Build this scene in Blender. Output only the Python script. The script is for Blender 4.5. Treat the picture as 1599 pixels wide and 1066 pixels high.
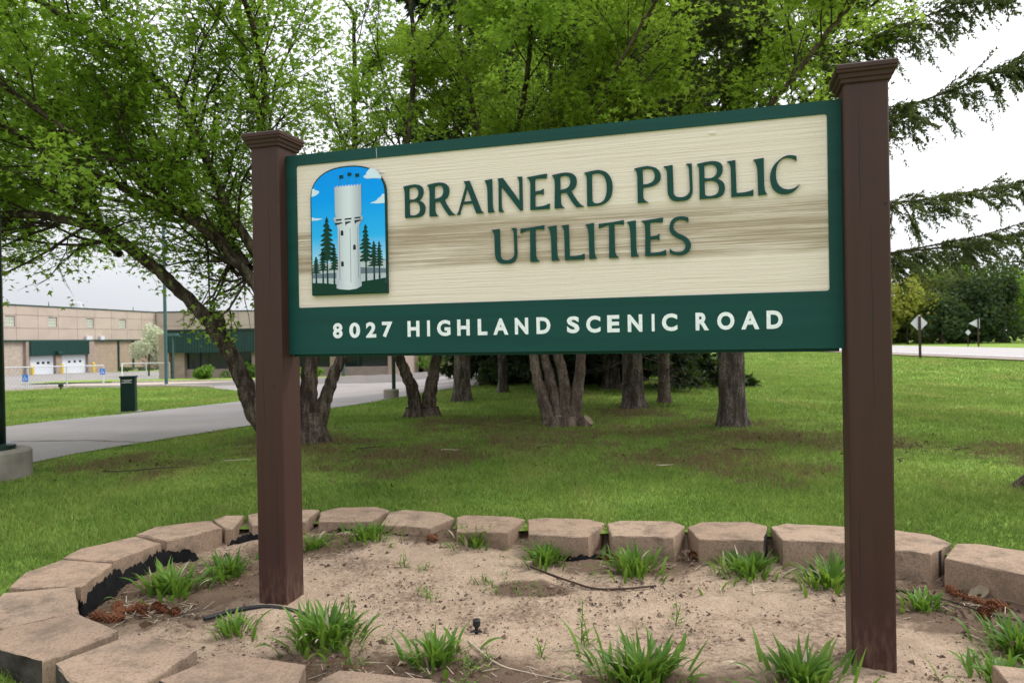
import bpy, math, random
import numpy as np
from mathutils import Vector, Matrix
from mathutils.geometry import tessellate_polygon

for _o in list(bpy.data.objects):
    bpy.data.objects.remove(_o)
SC = bpy.context.scene
COL = SC.collection
rnd = random.Random(7)
npr = np.random.default_rng(7)
R = math.radians

# ------------------------------------------------------------------ camera
CAM_H = 1.4385
cam_d = bpy.data.cameras.new('camera')
cam = bpy.data.objects.new('camera', cam_d)
COL.objects.link(cam)
cam_d.sensor_width = 36.0
cam_d.lens = 36.0 * 1129.05 / 1599.0
cam_d.clip_start = 0.05
cam_d.clip_end = 2000
PITCH, ROLL = -0.004, -0.0168
_f = Vector((0, math.cos(PITCH), math.sin(PITCH)))
_u = Vector((0, -math.sin(PITCH), math.cos(PITCH)))
_r = Vector((1, 0, 0))
_r2 = _r * math.cos(ROLL) + _u * math.sin(ROLL)
_u2 = _u * math.cos(ROLL) - _r * math.sin(ROLL)
_m = Matrix.Identity(4)
for i in range(3):
    _m[i][0] = _r2[i]; _m[i][1] = _u2[i]; _m[i][2] = -_f[i]
_m.translation = Vector((0, 0, CAM_H))
cam.matrix_world = _m
SC.camera = cam
cam_d.dof.use_dof = True
cam_d.dof.focus_distance = 3.8
cam_d.dof.aperture_fstop = 4.5

# ------------------------------------------------------------------ sky, sun, exposure
SUN_EL, SUN_AZ = R(50), math.atan2(0.94, 0.34)      # azimuth measured from +Y towards +X
SUN_DIR = Vector((math.sin(SUN_AZ) * math.cos(SUN_EL), math.cos(SUN_AZ) * math.cos(SUN_EL), math.sin(SUN_EL)))
world = bpy.data.worlds.new('World')
SC.world = world
world.use_nodes = True
nt = world.node_tree
nt.nodes.clear()
w_out = nt.nodes.new('ShaderNodeOutputWorld')
w_bg = nt.nodes.new('ShaderNodeBackground')
w_bg.inputs['Strength'].default_value = 0.1
w_sky = nt.nodes.new('ShaderNodeTexSky')
w_sky.sky_type = 'NISHITA'
w_sky.sun_disc = False
w_sky.sun_elevation = SUN_EL
w_sky.sun_rotation = SUN_AZ
w_sky.air_density = 1.0
w_sky.dust_density = 4.0
w_tc = nt.nodes.new('ShaderNodeTexCoord')
w_map = nt.nodes.new('ShaderNodeMapping')
w_map.inputs['Scale'].default_value = (1.0, 1.0, 3.0)
w_noise = nt.nodes.new('ShaderNodeTexNoise')
w_noise.inputs['Scale'].default_value = 1.6
w_noise.inputs['Detail'].default_value = 5
w_ramp = nt.nodes.new('ShaderNodeValToRGB')
w_ramp.color_ramp.elements[0].position = 0.3
w_ramp.color_ramp.elements[0].color = (0.80, 0.84, 0.92, 1)
w_ramp.color_ramp.elements[1].position = 0.7
w_ramp.color_ramp.elements[1].color = (0.98, 0.985, 1.0, 1)
w_dot = nt.nodes.new('ShaderNodeVectorMath'); w_dot.operation = 'DOT_PRODUCT'
w_dot.inputs[1].default_value = SUN_DIR
w_mr = nt.nodes.new('ShaderNodeMapRange')
w_mr.inputs['From Min'].default_value = -0.5
w_mr.inputs['From Max'].default_value = 1.0
w_mr.inputs['To Min'].default_value = 7.6
w_mr.inputs['To Max'].default_value = 14.0
w_mul = nt.nodes.new('ShaderNodeVectorMath'); w_mul.operation = 'SCALE'
w_mix = nt.nodes.new('ShaderNodeMix'); w_mix.data_type = 'RGBA'
w_mix.inputs[0].default_value = 0.9
L = nt.links.new
L(w_tc.outputs['Generated'], w_map.inputs['Vector'])
L(w_map.outputs['Vector'], w_noise.inputs['Vector'])
L(w_noise.outputs['Fac'], w_ramp.inputs['Fac'])
L(w_tc.outputs['Generated'], w_dot.inputs[0])
L(w_dot.outputs['Value'], w_mr.inputs['Value'])
L(w_ramp.outputs['Color'], w_mul.inputs[0])
w_sep = nt.nodes.new('ShaderNodeSeparateXYZ'); L(w_tc.outputs['Generated'], w_sep.inputs[0])
w_el = nt.nodes.new('ShaderNodeMapRange'); L(w_sep.outputs['Z'], w_el.inputs['Value'])
w_el.inputs['From Min'].default_value = 0.0; w_el.inputs['From Max'].default_value = 0.8
w_el.inputs['To Min'].default_value = 0.62; w_el.inputs['To Max'].default_value = 1.35
w_m2 = nt.nodes.new('ShaderNodeMath'); w_m2.operation = 'MULTIPLY'
L(w_mr.outputs['Result'], w_m2.inputs[0]); L(w_el.outputs['Result'], w_m2.inputs[1])
L(w_m2.outputs[0], w_mul.inputs['Scale'])
L(w_sky.outputs['Color'], w_mix.inputs['A'])
L(w_mul.outputs['Vector'], w_mix.inputs['B'])
L(w_mix.outputs['Result'], w_bg.inputs['Color'])
L(w_bg.outputs['Background'], w_out.inputs['Surface'])

sun_d = bpy.data.lights.new('sun', 'SUN')
sun_d.energy = 1.5
sun_d.angle = R(18)
sun_d.color = (1.0, 0.96, 0.9)
sun = bpy.data.objects.new('sun', sun_d)
COL.objects.link(sun)
sun.rotation_euler = (-SUN_DIR).to_track_quat('-Z', 'Y').to_euler()
sun.location = (20, -10, 30)

SC.view_settings.view_transform = 'Standard'
SC.view_settings.look = 'None'
SC.view_settings.gamma = 1.0
SC.view_settings.use_curve_mapping = False
SC.view_settings.exposure = 0.58
SC.cycles.max_bounces = 8
SC.cycles.transparent_max_bounces = 8
SC.cycles.use_adaptive_sampling = True
SC.cycles.adaptive_threshold = 0.02
SC.cycles.use_denoising = True

# ------------------------------------------------------------------ materials
def mat_new(name):
    m = bpy.data.materials.new(name)
    m.use_nodes = True
    n = m.node_tree
    n.nodes.clear()
    return m, n

def principled(n, rough=0.8, spec=0.3):
    out = n.nodes.new('ShaderNodeOutputMaterial')
    b = n.nodes.new('ShaderNodeBsdfPrincipled')
    b.inputs['Roughness'].default_value = rough
    b.inputs['Specular IOR Level'].default_value = spec
    n.links.new(b.outputs['BSDF'], out.inputs['Surface'])
    return b, out

def c4(c): return (c[0], c[1], c[2], 1.0)

def noise(n, scale, detail=4, rough=0.55, vec=None, stretch=None):
    t = n.nodes.new('ShaderNodeTexNoise')
    t.inputs['Scale'].default_value = scale
    t.inputs['Detail'].default_value = detail
    t.inputs['Roughness'].default_value = rough
    if vec is None:
        tc = n.nodes.new('ShaderNodeTexCoord')
        vec = tc.outputs['Object']
    if stretch is not None:
        mp = n.nodes.new('ShaderNodeMapping')
        mp.inputs['Scale'].default_value = stretch
        n.links.new(vec, mp.inputs['Vector'])
        vec = mp.outputs['Vector']
    n.links.new(vec, t.inputs['Vector'])
    return t.outputs['Fac']

def ramp(n, fac, stops):
    r = n.nodes.new('ShaderNodeValToRGB')
    el = r.color_ramp.elements
    el[0].position, el[0].color = stops[0][0], c4(stops[0][1])
    el[1].position, el[1].color = stops[-1][0], c4(stops[-1][1])
    for p, c in stops[1:-1]:
        e = el.new(p); e.color = c4(c)
    n.links.new(fac, r.inputs['Fac'])
    return r.outputs['Color']

def mix(n, fac, a, b, mode='MIX'):
    m = n.nodes.new('ShaderNodeMix'); m.data_type = 'RGBA'; m.blend_type = mode
    if isinstance(fac, (int, float)): m.inputs[0].default_value = fac
    else: n.links.new(fac, m.inputs[0])
    for s, v in (('A', a), ('B', b)):
        if isinstance(v, tuple): m.inputs[s].default_value = c4(v)
        else: n.links.new(v, m.inputs[s])
    return m.outputs['Result']

def bump(n, b, height, strength=0.3, dist=0.01, prev=None):
    bp = n.nodes.new('ShaderNodeBump')
    bp.inputs['Strength'].default_value = strength
    bp.inputs['Distance'].default_value = dist
    n.links.new(height, bp.inputs['Height'])
    if prev is not None: n.links.new(prev, bp.inputs['Normal'])
    n.links.new(bp.outputs['Normal'], b.inputs['Normal'])
    return bp.outputs['Normal']

def math_n(n, op, a, b=None, c=None, clamp=False):
    m = n.nodes.new('ShaderNodeMath'); m.operation = op; m.use_clamp = clamp
    for i, v in enumerate((a, b, c)):
        if v is None: continue
        if isinstance(v, (int, float)): m.inputs[i].default_value = v
        else: n.links.new(v, m.inputs[i])
    return m.outputs[0]

def plain(name, col, rough=0.7, spec=0.3, var=0.12, scale=6.0, bmp=0.0, bscale=60, metal=0.0):
    m, n = mat_new(name)
    b, _ = principled(n, rough, spec)
    f = noise(n, scale, 5)
    lo = tuple(max(0, x * (1 - var)) for x in col); hi = tuple(min(1, x * (1 + var)) for x in col)
    n.links.new(ramp(n, f, [(0.3, lo), (0.7, hi)]), b.inputs['Base Color'])
    b.inputs['Metallic'].default_value = metal
    if bmp > 0:
        bump(n, b, noise(n, bscale, 6), bmp, 0.01)
    return m

def foliage(name, c_dark, c_mid, c_light, trans=0.45, rough=0.55, pos_scale=0.8):
    m, n = mat_new(name)
    out = n.nodes.new('ShaderNodeOutputMaterial')
    b = n.nodes.new('ShaderNodeBsdfPrincipled')
    b.inputs['Roughness'].default_value = rough
    b.inputs['Specular IOR Level'].default_value = 0.25
    t = n.nodes.new('ShaderNodeBsdfTranslucent')
    mx = n.nodes.new('ShaderNodeMixShader'); mx.inputs[0].default_value = trans
    g = n.nodes.new('ShaderNodeNewGeometry')
    nz = noise(n, pos_scale, 3)
    f = math_n(n, 'MULTIPLY_ADD', g.outputs['Random Per Island'], 0.55, math_n(n, 'MULTIPLY_ADD', nz, 0.9, -0.22), clamp=True)
    col = ramp(n, f, [(0.1, c_dark), (0.5, c_mid), (0.95, c_light)])
    n.links.new(col, b.inputs['Base Color'])
    tcol = mix(n, 0.35, col, (0.36, 0.54, 0.05))
    n.links.new(tcol, t.inputs['Color'])
    n.links.new(b.outputs['BSDF'], mx.inputs[1]); n.links.new(t.outputs['BSDF'], mx.inputs[2])
    n.links.new(mx.outputs['Shader'], out.inputs['Surface'])
    return m

M = {}
# stained brown posts, dusty foot
def m_post():
    m, n = mat_new('brown_stain'); b, _ = principled(n, 0.5, 0.28)
    tc = n.nodes.new('ShaderNodeTexCoord')
    g = noise(n, 30, 6, vec=tc.outputs['Object'], stretch=(1, 1, 0.04))
    blot = noise(n, 2.2, 4, vec=tc.outputs['Object'])
    col = ramp(n, g, [(0.25, (0.042, 0.0180, 0.0145)), (0.75, (0.056, 0.0245, 0.0195))])
    col = mix(n, math_n(n, 'MULTIPLY', blot, 0.4), col, (0.064, 0.031, 0.026))
    sx = n.nodes.new('ShaderNodeSeparateXYZ'); n.links.new(tc.outputs['Object'], sx.inputs[0])
    mr = n.nodes.new('ShaderNodeMapRange'); n.links.new(sx.outputs['Z'], mr.inputs['Value'])
    mr.inputs['From Min'].default_value = 0.28; mr.inputs['From Max'].default_value = 0.0
    dn = noise(n, 45, 6, vec=tc.outputs['Object'], stretch=(1, 1, 0.3))
    df = math_n(n, 'MULTIPLY', mr.outputs['Result'], ramp(n, dn, [(0.42, (0, 0, 0)), (0.72, (1, 1, 1))]), clamp=True)
    col = mix(n, math_n(n, 'MULTIPLY', df, 0.5), col, (0.22, 0.15, 0.105))
    n.links.new(col, b.inputs['Base Color'])
    b.inputs['Roughness'].default_value = 0.48
    bump(n, b, g, 0.16, 0.004)
    return m
M['post'] = m_post()

def m_green(name, col):
    m, n = mat_new(name); b, _ = principled(n, 0.5, 0.22)
    g = noise(n, 22, 6, stretch=(0.05, 0.05, 1))
    lo = tuple(x * 0.88 for x in col); hi = tuple(x * 1.12 for x in col)
    n.links.new(ramp(n, g, [(0.3, lo), (0.7, hi)]), b.inputs['Base Color'])
    bump(n, b, g, 0.12, 0.003)
    return m
M['sign_green'] = m_green('sign_green', (0.006, 0.058, 0.050))
M['letter_green'] = plain('letter_green', (0.006, 0.055, 0.046), 0.5, 0.22, 0.08, 20)

def m_cream():
    m, n = mat_new('cream_wood'); b, _ = principled(n, 0.6, 0.3)
    tc = n.nodes.new('ShaderNodeTexCoord')
    v = tc.outputs['Object']
    wob = noise(n, 1.1, 3, vec=v, stretch=(1, 1, 3.2))
    sx = n.nodes.new('ShaderNodeSeparateXYZ'); n.links.new(v, sx.inputs[0])
    # growth rings: iso lines of height plus slow noise
    zz = math_n(n, 'MULTIPLY_ADD', wob, 0.16, sx.outputs['Z'])
    fine = noise(n, 9, 5, vec=v, stretch=(0.22, 0.22, 5))
    zz2 = math_n(n, 'MULTIPLY_ADD', fine, 0.012, zz)
    rings = math_n(n, 'SINE', math_n(n, 'MULTIPLY', zz2, 260.0))
    rings = math_n(n, 'MULTIPLY_ADD', rings, 0.5, 0.5)
    streak = noise(n, 14, 8, 0.7, vec=v, stretch=(0.06, 0.06, 6.5))
    fstreak = noise(n, 22, 8, 0.75, vec=v, stretch=(0.05, 0.05, 6.0))
    h = math_n(n, 'MULTIPLY_ADD', streak, 1.3, math_n(n, 'MULTIPLY', rings, 0.10))
    # knots
    vo = n.nodes.new('ShaderNodeTexVoronoi'); vo.inputs['Scale'].default_value = 3.1
    mp = n.nodes.new('ShaderNodeMapping'); mp.inputs['Scale'].default_value = (0.9, 0.9, 2.0)
    n.links.new(v, mp.inputs['Vector']); n.links.new(mp.outputs['Vector'], vo.inputs['Vector'])
    kn = ramp(n, vo.outputs['Distance'], [(0.02, (1, 1, 1)), (0.075, (0, 0, 0))])
    h2 = math_n(n, 'MULTIPLY_ADD', kn, 1.8, h)
    paint = ramp(n, streak, [(0.28, (0.725, 0.595, 0.50)), (0.50, (0.825, 0.705, 0.62))])
    # weathered board: band where the paint has worn thin along the grain
    wz = math_n(n, 'MULTIPLY_ADD', noise(n, 2.0, 3, vec=v, stretch=(1, 1, 0.2)), 0.06, sx.outputs['Z'])
    up = n.nodes.new('ShaderNodeMapRange'); n.links.new(wz, up.inputs['Value'])
    up.inputs['From Min'].default_value = 1.825; up.inputs['From Max'].default_value = 1.85
    dn = n.nodes.new('ShaderNodeMapRange'); n.links.new(wz, dn.inputs['Value'])
    dn.inputs['From Min'].default_value = 2.10; dn.inputs['From Max'].default_value = 2.04
    band = math_n(n, 'MULTIPLY', up.outputs['Result'], dn.outputs['Result'])
    patch = noise(n, 3.4, 5, 0.6, vec=v, stretch=(0.45, 0.45, 4.5))
    wear = math_n(n, 'MULTIPLY', band, ramp(n, math_n(n, 'MULTIPLY_ADD', fstreak, 0.85, math_n(n, 'MULTIPLY', patch, 0.45)), [(0.50, (0, 0, 0)), (0.70, (1, 1, 1))]))
    col = mix(n, math_n(n, 'MULTIPLY', wear, 0.8), paint, (0.315, 0.225, 0.14))
    n.links.new(col, b.inputs['Base Color'])
    bump(n, b, h2, 0.6, 0.006)
    return m
M['cream'] = m_cream()
M['white_letter'] = plain('white_letter', (0.84, 0.86, 0.90), 0.5, 0.3, 0.1, 60)

def flat(name, col, rough=0.5): return plain(name, col, rough, 0.15, 0.04, 15)
M['logo_edge'] = flat('logo_edge', (0.008, 0.045, 0.035))
M['logo_dark'] = flat('logo_dark', (0.006, 0.045, 0.028))
M['logo_lake'] = flat('logo_lake', (0.50, 0.55, 0.62))
M['logo_hill'] = flat('logo_hill', (0.16, 0.20, 0.26))
M['logo_cloud'] = flat('logo_cloud', (0.66, 0.80, 0.93))
M['logo_black'] = flat('logo_black', (0.02, 0.025, 0.035))
def m_grad(name, axis, stops, a, bb):
    m, n = mat_new(name); b, _ = principled(n, 0.5, 0.12)
    at = n.nodes.new('ShaderNodeAttribute'); at.attribute_name = axis
    mr = n.nodes.new('ShaderNodeMapRange'); n.links.new(at.outputs['Fac'], mr.inputs['Value'])
    mr.inputs['From Min'].default_value = a; mr.inputs['From Max'].default_value = bb
    n.links.new(ramp(n, mr.outputs['Result'], stops), b.inputs['Base Color'])
    return m
M['logo_sky'] = m_grad('logo_sky', 'pv', [(0.0, (0.55, 0.82, 0.98)), (0.35, (0.03, 0.47, 0.98)), (0.7, (0.0, 0.35, 0.98)), (1.0, (0.0, 0.30, 0.95))], 1.80, 2.36)
M['logo_tower'] = m_grad('logo_tower', 'pu', [(0.0, (0.42, 0.46, 0.54)), (0.35, (0.66, 0.70, 0.78)), (0.55, (0.72, 0.76, 0.84)), (1.0, (0.36, 0.40, 0.48))], 0.30, 0.475)

def m_block():
    m, n = mat_new('tan_concrete_block'); b, _ = principled(n, 0.92, 0.15)
    a = noise(n, 3.0, 5); f = noise(n, 85, 5, 0.8); s = noise(n, 6, 8, 0.72)
    oi = n.nodes.new('ShaderNodeObjectInfo')
    col = ramp(n, a, [(0.3, (0.345, 0.245, 0.172)), (0.7, (0.445, 0.325, 0.235))])
    col = mix(n, math_n(n, 'MULTIPLY', oi.outputs['Random'], 0.6), col, (0.295, 0.20, 0.14))
    col = mix(n, ramp(n, f, [(0.40, (0.7, 0.7, 0.7)), (0.5, (0, 0, 0))]), col, (0.17, 0.12, 0.085))
    col = mix(n, ramp(n, s, [(0.46, (0, 0, 0)), (0.66, (0.8, 0.8, 0.8))]), col, (0.135, 0.10, 0.072))
    n.links.new(col, b.inputs['Base Color'])
    p = bump(n, b, f, 0.55, 0.006)
    bump(n, b, s, 0.35, 0.012, p)
    return m
M['block'] = m_block()
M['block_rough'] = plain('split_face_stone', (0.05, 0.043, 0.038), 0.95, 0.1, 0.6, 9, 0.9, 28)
M['fabric'] = plain('landscape_fabric', (0.009, 0.009, 0.0095), 0.95, 0.08, 0.4, 14, 0.6, 90)

def m_sand():
    m, n = mat_new('sandy_soil'); b, _ = principled(n, 0.95, 0.1)
    tc = n.nodes.new('ShaderNodeTexCoord'); v = tc.outputs['Object']
    big = noise(n, 1.25, 4, 0.6, vec=v); mid = noise(n, 7, 6, 0.65, vec=v); fine = noise(n, 95, 5, 0.8, vec=v)
    spk = noise(n, 38, 5, 0.7, vec=v)
    col = ramp(n, mid, [(0.3, (0.41, 0.30, 0.212)), (0.7, (0.55, 0.415, 0.305))])
    col = mix(n, ramp(n, fine, [(0.38, (0.8, 0.8, 0.8)), (0.50, (0, 0, 0))]), col, (0.24, 0.17, 0.12))
    # darker earth: left pocket, front strip and right end of the bed
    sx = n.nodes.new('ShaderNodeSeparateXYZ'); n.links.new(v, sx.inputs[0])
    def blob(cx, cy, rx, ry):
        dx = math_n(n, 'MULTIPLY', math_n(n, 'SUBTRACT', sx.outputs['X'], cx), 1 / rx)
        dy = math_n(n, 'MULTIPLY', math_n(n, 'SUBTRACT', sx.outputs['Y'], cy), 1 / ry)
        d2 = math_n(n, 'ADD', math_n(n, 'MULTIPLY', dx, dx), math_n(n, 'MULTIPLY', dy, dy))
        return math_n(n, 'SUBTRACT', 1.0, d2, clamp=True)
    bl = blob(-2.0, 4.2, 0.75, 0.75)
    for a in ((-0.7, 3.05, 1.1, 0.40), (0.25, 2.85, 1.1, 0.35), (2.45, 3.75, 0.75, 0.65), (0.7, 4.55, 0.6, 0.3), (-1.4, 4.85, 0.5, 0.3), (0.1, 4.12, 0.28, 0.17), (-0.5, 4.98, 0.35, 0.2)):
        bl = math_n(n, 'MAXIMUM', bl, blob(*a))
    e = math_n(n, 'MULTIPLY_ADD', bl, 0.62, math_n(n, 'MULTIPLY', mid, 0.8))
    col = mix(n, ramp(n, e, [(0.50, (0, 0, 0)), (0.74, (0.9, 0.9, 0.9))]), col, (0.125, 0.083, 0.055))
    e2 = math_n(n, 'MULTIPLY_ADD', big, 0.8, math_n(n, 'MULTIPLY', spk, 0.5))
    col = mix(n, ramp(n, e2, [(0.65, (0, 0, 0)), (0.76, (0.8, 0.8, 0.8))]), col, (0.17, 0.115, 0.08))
    n.links.new(col, b.inputs['Base Color'])
    p = bump(n, b, spk, 0.9, 0.03)
    bump(n, b, fine, 0.5, 0.005, p)
    return m
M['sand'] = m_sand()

DRY = [(-2.74, 9.7, 2.2), (0.7, 9.7, 2.6), (3.2, 9.6, 2.4), (2.2, 12.6, 2.0), (-1.3, 8.2, 2.0), (2.0, 7.8, 2.0), (-0.6, 11.6, 1.7), (5.6, 7.6, 1.4), (4.2, 8.6, 1.4), (-4.2, 8.2, 1.4)]
def grass_colour(n, v, isl=None):
    big = noise(n, 0.35, 4, vec=v); mid = noise(n, 1.9, 5, 0.62, vec=v); fine = noise(n, 26, 4, 0.7, vec=v)
    f = math_n(n, 'MULTIPLY_ADD', mid, 0.55, math_n(n, 'MULTIPLY', big, 0.45))
    if isl is not None:
        f = math_n(n, 'MULTIPLY_ADD', isl, 0.30, math_n(n, 'MULTIPLY', f, 0.85))
    else:
        f = math_n(n, 'MULTIPLY_ADD', fine, 0.25, math_n(n, 'MULTIPLY', f, 0.85))
    col = ramp(n, f, [(0.25, (0.065, 0.118, 0.024)), (0.52, (0.165, 0.262, 0.048)), (0.8, (0.33, 0.42, 0.10))])
    sx = n.nodes.new('ShaderNodeSeparateXYZ'); n.links.new(v, sx.inputs[0])
    dry = None
    for cx, cy, rr in DRY:
        dx = math_n(n, 'SUBTRACT', sx.outputs['X'], cx); dy = math_n(n, 'SUBTRACT', sx.outputs['Y'], cy)
        d2 = math_n(n, 'ADD', math_n(n, 'MULTIPLY', dx, dx), math_n(n, 'MULTIPLY', dy, dy))
        k = math_n(n, 'MULTIPLY_ADD', d2, -1.0 / (rr * rr), 1.0, clamp=True)
        dry = k if dry is None else math_n(n, 'MAXIMUM', dry, k)
    patch = math_n(n, 'MULTIPLY_ADD', noise(n, 1.15, 8, 0.75, vec=v), 0.62, math_n(n, 'MULTIPLY', noise(n, 6.5, 6, 0.75, vec=v), 0.38))
    dm = math_n(n, 'MULTIPLY_ADD', dry, 0.17, patch)
    df = ramp(n, dm, [(0.585, (0, 0, 0)), (0.69, (0.85, 0.85, 0.85))])
    # pale straw track running down the verge towards the road, and thin straw all over
    straw = noise(n, 0.55, 5, 0.6, vec=v, stretch=(1.6, 0.35, 1))
    sf = ramp(n, straw, [(0.52, (0, 0, 0)), (0.70, (0.6, 0.6, 0.6))])
    col = mix(n, sf, col, (0.30, 0.29, 0.09))
    return col, df, fine

def m_lawn():
    m, n = mat_new('lawn_soil'); b, _ = principled(n, 0.95, 0.05)
    tc = n.nodes.new('ShaderNodeTexCoord'); v = tc.outputs['Object']
    col, df, fine = grass_colour(n, v)
    col = mix(n, df, col, (0.125, 0.085, 0.05))
    n.links.new(col, b.inputs['Base Color'])
    bump(n, b, fine, 0.8, 0.03)
    return m
M['lawn'] = m_lawn()
def m_blade():
    m, n = mat_new('grass_blade')
    out = n.nodes.new('ShaderNodeOutputMaterial')
    b = n.nodes.new('ShaderNodeBsdfPrincipled'); b.inputs['Roughness'].default_value = 0.6; b.inputs['Specular IOR Level'].default_value = 0.15
    t = n.nodes.new('ShaderNodeBsdfTranslucent'); mx = n.nodes.new('ShaderNodeMixShader'); mx.inputs[0].default_value = 0.4
    tc = n.nodes.new('ShaderNodeTexCoord'); g = n.nodes.new('ShaderNodeNewGeometry')
    col, df, fine = grass_colour(n, tc.outputs['Object'], g.outputs['Random Per Island'])
    k = math_n(n, 'GREATER_THAN', math_n(n, 'MULTIPLY_ADD', df, 0.95, g.outputs['Random Per Island']), 0.98)
    col = mix(n, k, col, (0.20, 0.145, 0.075))
    n.links.new(col, b.inputs['Base Color']); n.links.new(col, t.inputs['Color'])
    n.links.new(b.outputs['BSDF'], mx.inputs[1]); n.links.new(t.outputs['BSDF'], mx.inputs[2])
    n.links.new(mx.outputs['Shader'], out.inputs['Surface'])
    return m
M['blade'] = m_blade()

def m_asphalt(name, lo, hi):
    m, n = mat_new(name); b, _ = principled(n, 0.9, 0.2)
    a = noise(n, 0.5, 5, 0.6); f = noise(n, 60, 4, 0.7); s = noise(n, 2.2, 6, 0.65, stretch=(1, 0.25, 1))
    col = ramp(n, a, [(0.3, lo), (0.7, hi)])
    col = mix(n, ramp(n, f, [(0.3, (0.35, 0.35, 0.35)), (0.6, (0, 0, 0))]), col, tuple(x * 0.6 for x in lo))
    col = mix(n, ramp(n, s, [(0.55, (0, 0, 0)), (0.75, (0.35, 0.35, 0.35))]), col, tuple(x * 0.7 for x in lo))
    n.links.new(col, b.inputs['Base Color'])
    bump(n, b, f, 0.3, 0.01)
    return m
M['asphalt'] = m_asphalt('driveway_asphalt', (0.23, 0.21, 0.195), (0.29, 0.265, 0.25))
M['road'] = m_asphalt('road_asphalt', (0.36, 0.335, 0.32), (0.43, 0.40, 0.385))
M['concrete'] = plain('concrete', (0.40, 0.34, 0.28), 0.9, 0.15, 0.2, 4, 0.3, 40)
M['concrete_grey'] = plain('grey_concrete', (0.24, 0.215, 0.18), 0.9, 0.15, 0.25, 5, 0.4, 40)
M['line_white'] = plain('line_paint', (0.75, 0.75, 0.73), 0.7, 0.2, 0.08, 8)
M['gravel'] = plain('gravel_shoulder', (0.36, 0.29, 0.24), 0.95, 0.1, 0.4, 12, 0.6, 30)

def m_bark(name, lo, hi, vs, strength, blotch=None):
    m, n = mat_new(name); b, _ = principled(n, 0.95, 0.1)
    tc = n.nodes.new('ShaderNodeTexCoord'); v = tc.outputs['Object']
    g = noise(n, vs, 6, 0.65, vec=v, stretch=(1, 1, 0.22))
    f = noise(n, vs * 4, 5, 0.7, vec=v, stretch=(1, 1, 0.6))
    col = ramp(n, g, [(0.40, tuple(x * .6 for x in lo)), (0.47, lo), (0.60, hi)])
    col = mix(n, ramp(n, f, [(0.42, (0.7, 0.7, 0.7)), (0.55, (0, 0, 0))]), col, tuple(x * 0.4 for x in lo))
    if blotch:
        l = noise(n, 3.2, 5, 0.65, vec=v)
        col = mix(n, ramp(n, l, [(0.52, (0, 0, 0)), (0.66, (0.75, 0.75, 0.75))]), col, blotch)
    n.links.new(col, b.inputs['Base Color'])
    p = bump(n, b, g, strength, 0.03)
    bump(n, b, f, strength * 0.6, 0.012, p)
    return m
M['bark_maple'] = m_bark('maple_bark', (0.070, 0.053, 0.041), (0.185, 0.145, 0.112), 13, 0.8)
M['bark_smooth'] = m_bark('smooth_bark', (0.140, 0.104, 0.080), (0.225, 0.172, 0.138), 8, 0.4)
M['bark_spruce'] = m_bark('spruce_bark', (0.085, 0.068, 0.057), (0.21, 0.172, 0.148), 12, 0.9, (0.065, 0.053, 0.032))
M['twig'] = plain('twig_bark', (0.058, 0.044, 0.035), 0.9, 0.1, 0.3, 8)
M['cut_wood'] = plain('cut_wood', (0.20, 0.155, 0.11), 0.9, 0.1, 0.25, 20, 0.3, 60)
M['maple_leaf'] = foliage('maple_leaf', (0.115, 0.195, 0.020), (0.24, 0.39, 0.042), (0.40, 0.56, 0.095), 0.6)
M['maple_leaf_b'] = foliage('maple_leaf_yellowish', (0.135, 0.205, 0.020), (0.275, 0.40, 0.046), (0.43, 0.57, 0.10), 0.6)
M['needle'] = foliage('spruce_needle', (0.045, 0.052, 0.026), (0.090, 0.102, 0.048), (0.155, 0.165, 0.075), 0.32, 0.6)
M['needle_dark'] = foliage('dark_spruce_needle', (0.012, 0.026, 0.012), (0.026, 0.048, 0.020), (0.05, 0.08, 0.03), 0.15, 0.6)
M['far_pine'] = foliage('far_pine', (0.022, 0.042, 0.018), (0.045, 0.078, 0.032), (0.085, 0.125, 0.05), 0.2, 0.7, 0.35)
M['far_bright'] = foliage('far_spring_leaf', (0.07, 0.15, 0.02), (0.14, 0.26, 0.03), (0.22, 0.36, 0.05), 0.4, 0.7, 0.35)
M['far_yellow'] = foliage('far_yellow_leaf', (0.16, 0.17, 0.03), (0.27, 0.27, 0.045), (0.36, 0.35, 0.07), 0.4, 0.7, 0.35)
M['far_olive'] = foliage('far_olive_leaf', (0.06, 0.085, 0.03), (0.11, 0.14, 0.05), (0.18, 0.21, 0.075), 0.3, 0.7, 0.35)
M['blossom'] = foliage('blossom', (0.38, 0.42, 0.26), (0.60, 0.62, 0.46), (0.78, 0.78, 0.66), 0.3, 0.7, 0.6)
M['shrub'] = foliage('shrub_leaf', (0.05, 0.11, 0.015), (0.09, 0.19, 0.02), (0.16, 0.28, 0.035), 0.35, 0.6)
M['shrub_dark'] = foliage('dark_shrub_leaf', (0.018, 0.042, 0.012), (0.036, 0.075, 0.018), (0.07, 0.13, 0.03), 0.3, 0.6)
M['lily'] = foliage('daylily_leaf', (0.045, 0.115, 0.016), (0.09, 0.195, 0.024), (0.18, 0.29, 0.042), 0.38, 0.45, 2.0)
M['weed'] = foliage('weed_leaf', (0.075, 0.15, 0.03), (0.13, 0.23, 0.04), (0.20, 0.31, 0.06), 0.35, 0.5, 3.0)
M['litter'] = foliage('dead_leaf', (0.035, 0.02, 0.012), (0.085, 0.043, 0.024), (0.17, 0.095, 0.05), 0.1, 0.8, 2.0)
M['crumb'] = foliage('soil_crumb', (0.03, 0.02, 0.015), (0.11, 0.072, 0.05), (0.30, 0.21, 0.15), 0.0, 0.9, 4.0)
M['straw'] = plain('dry_straw', (0.42, 0.35, 0.26), 0.85, 0.15, 0.25, 10)
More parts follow.
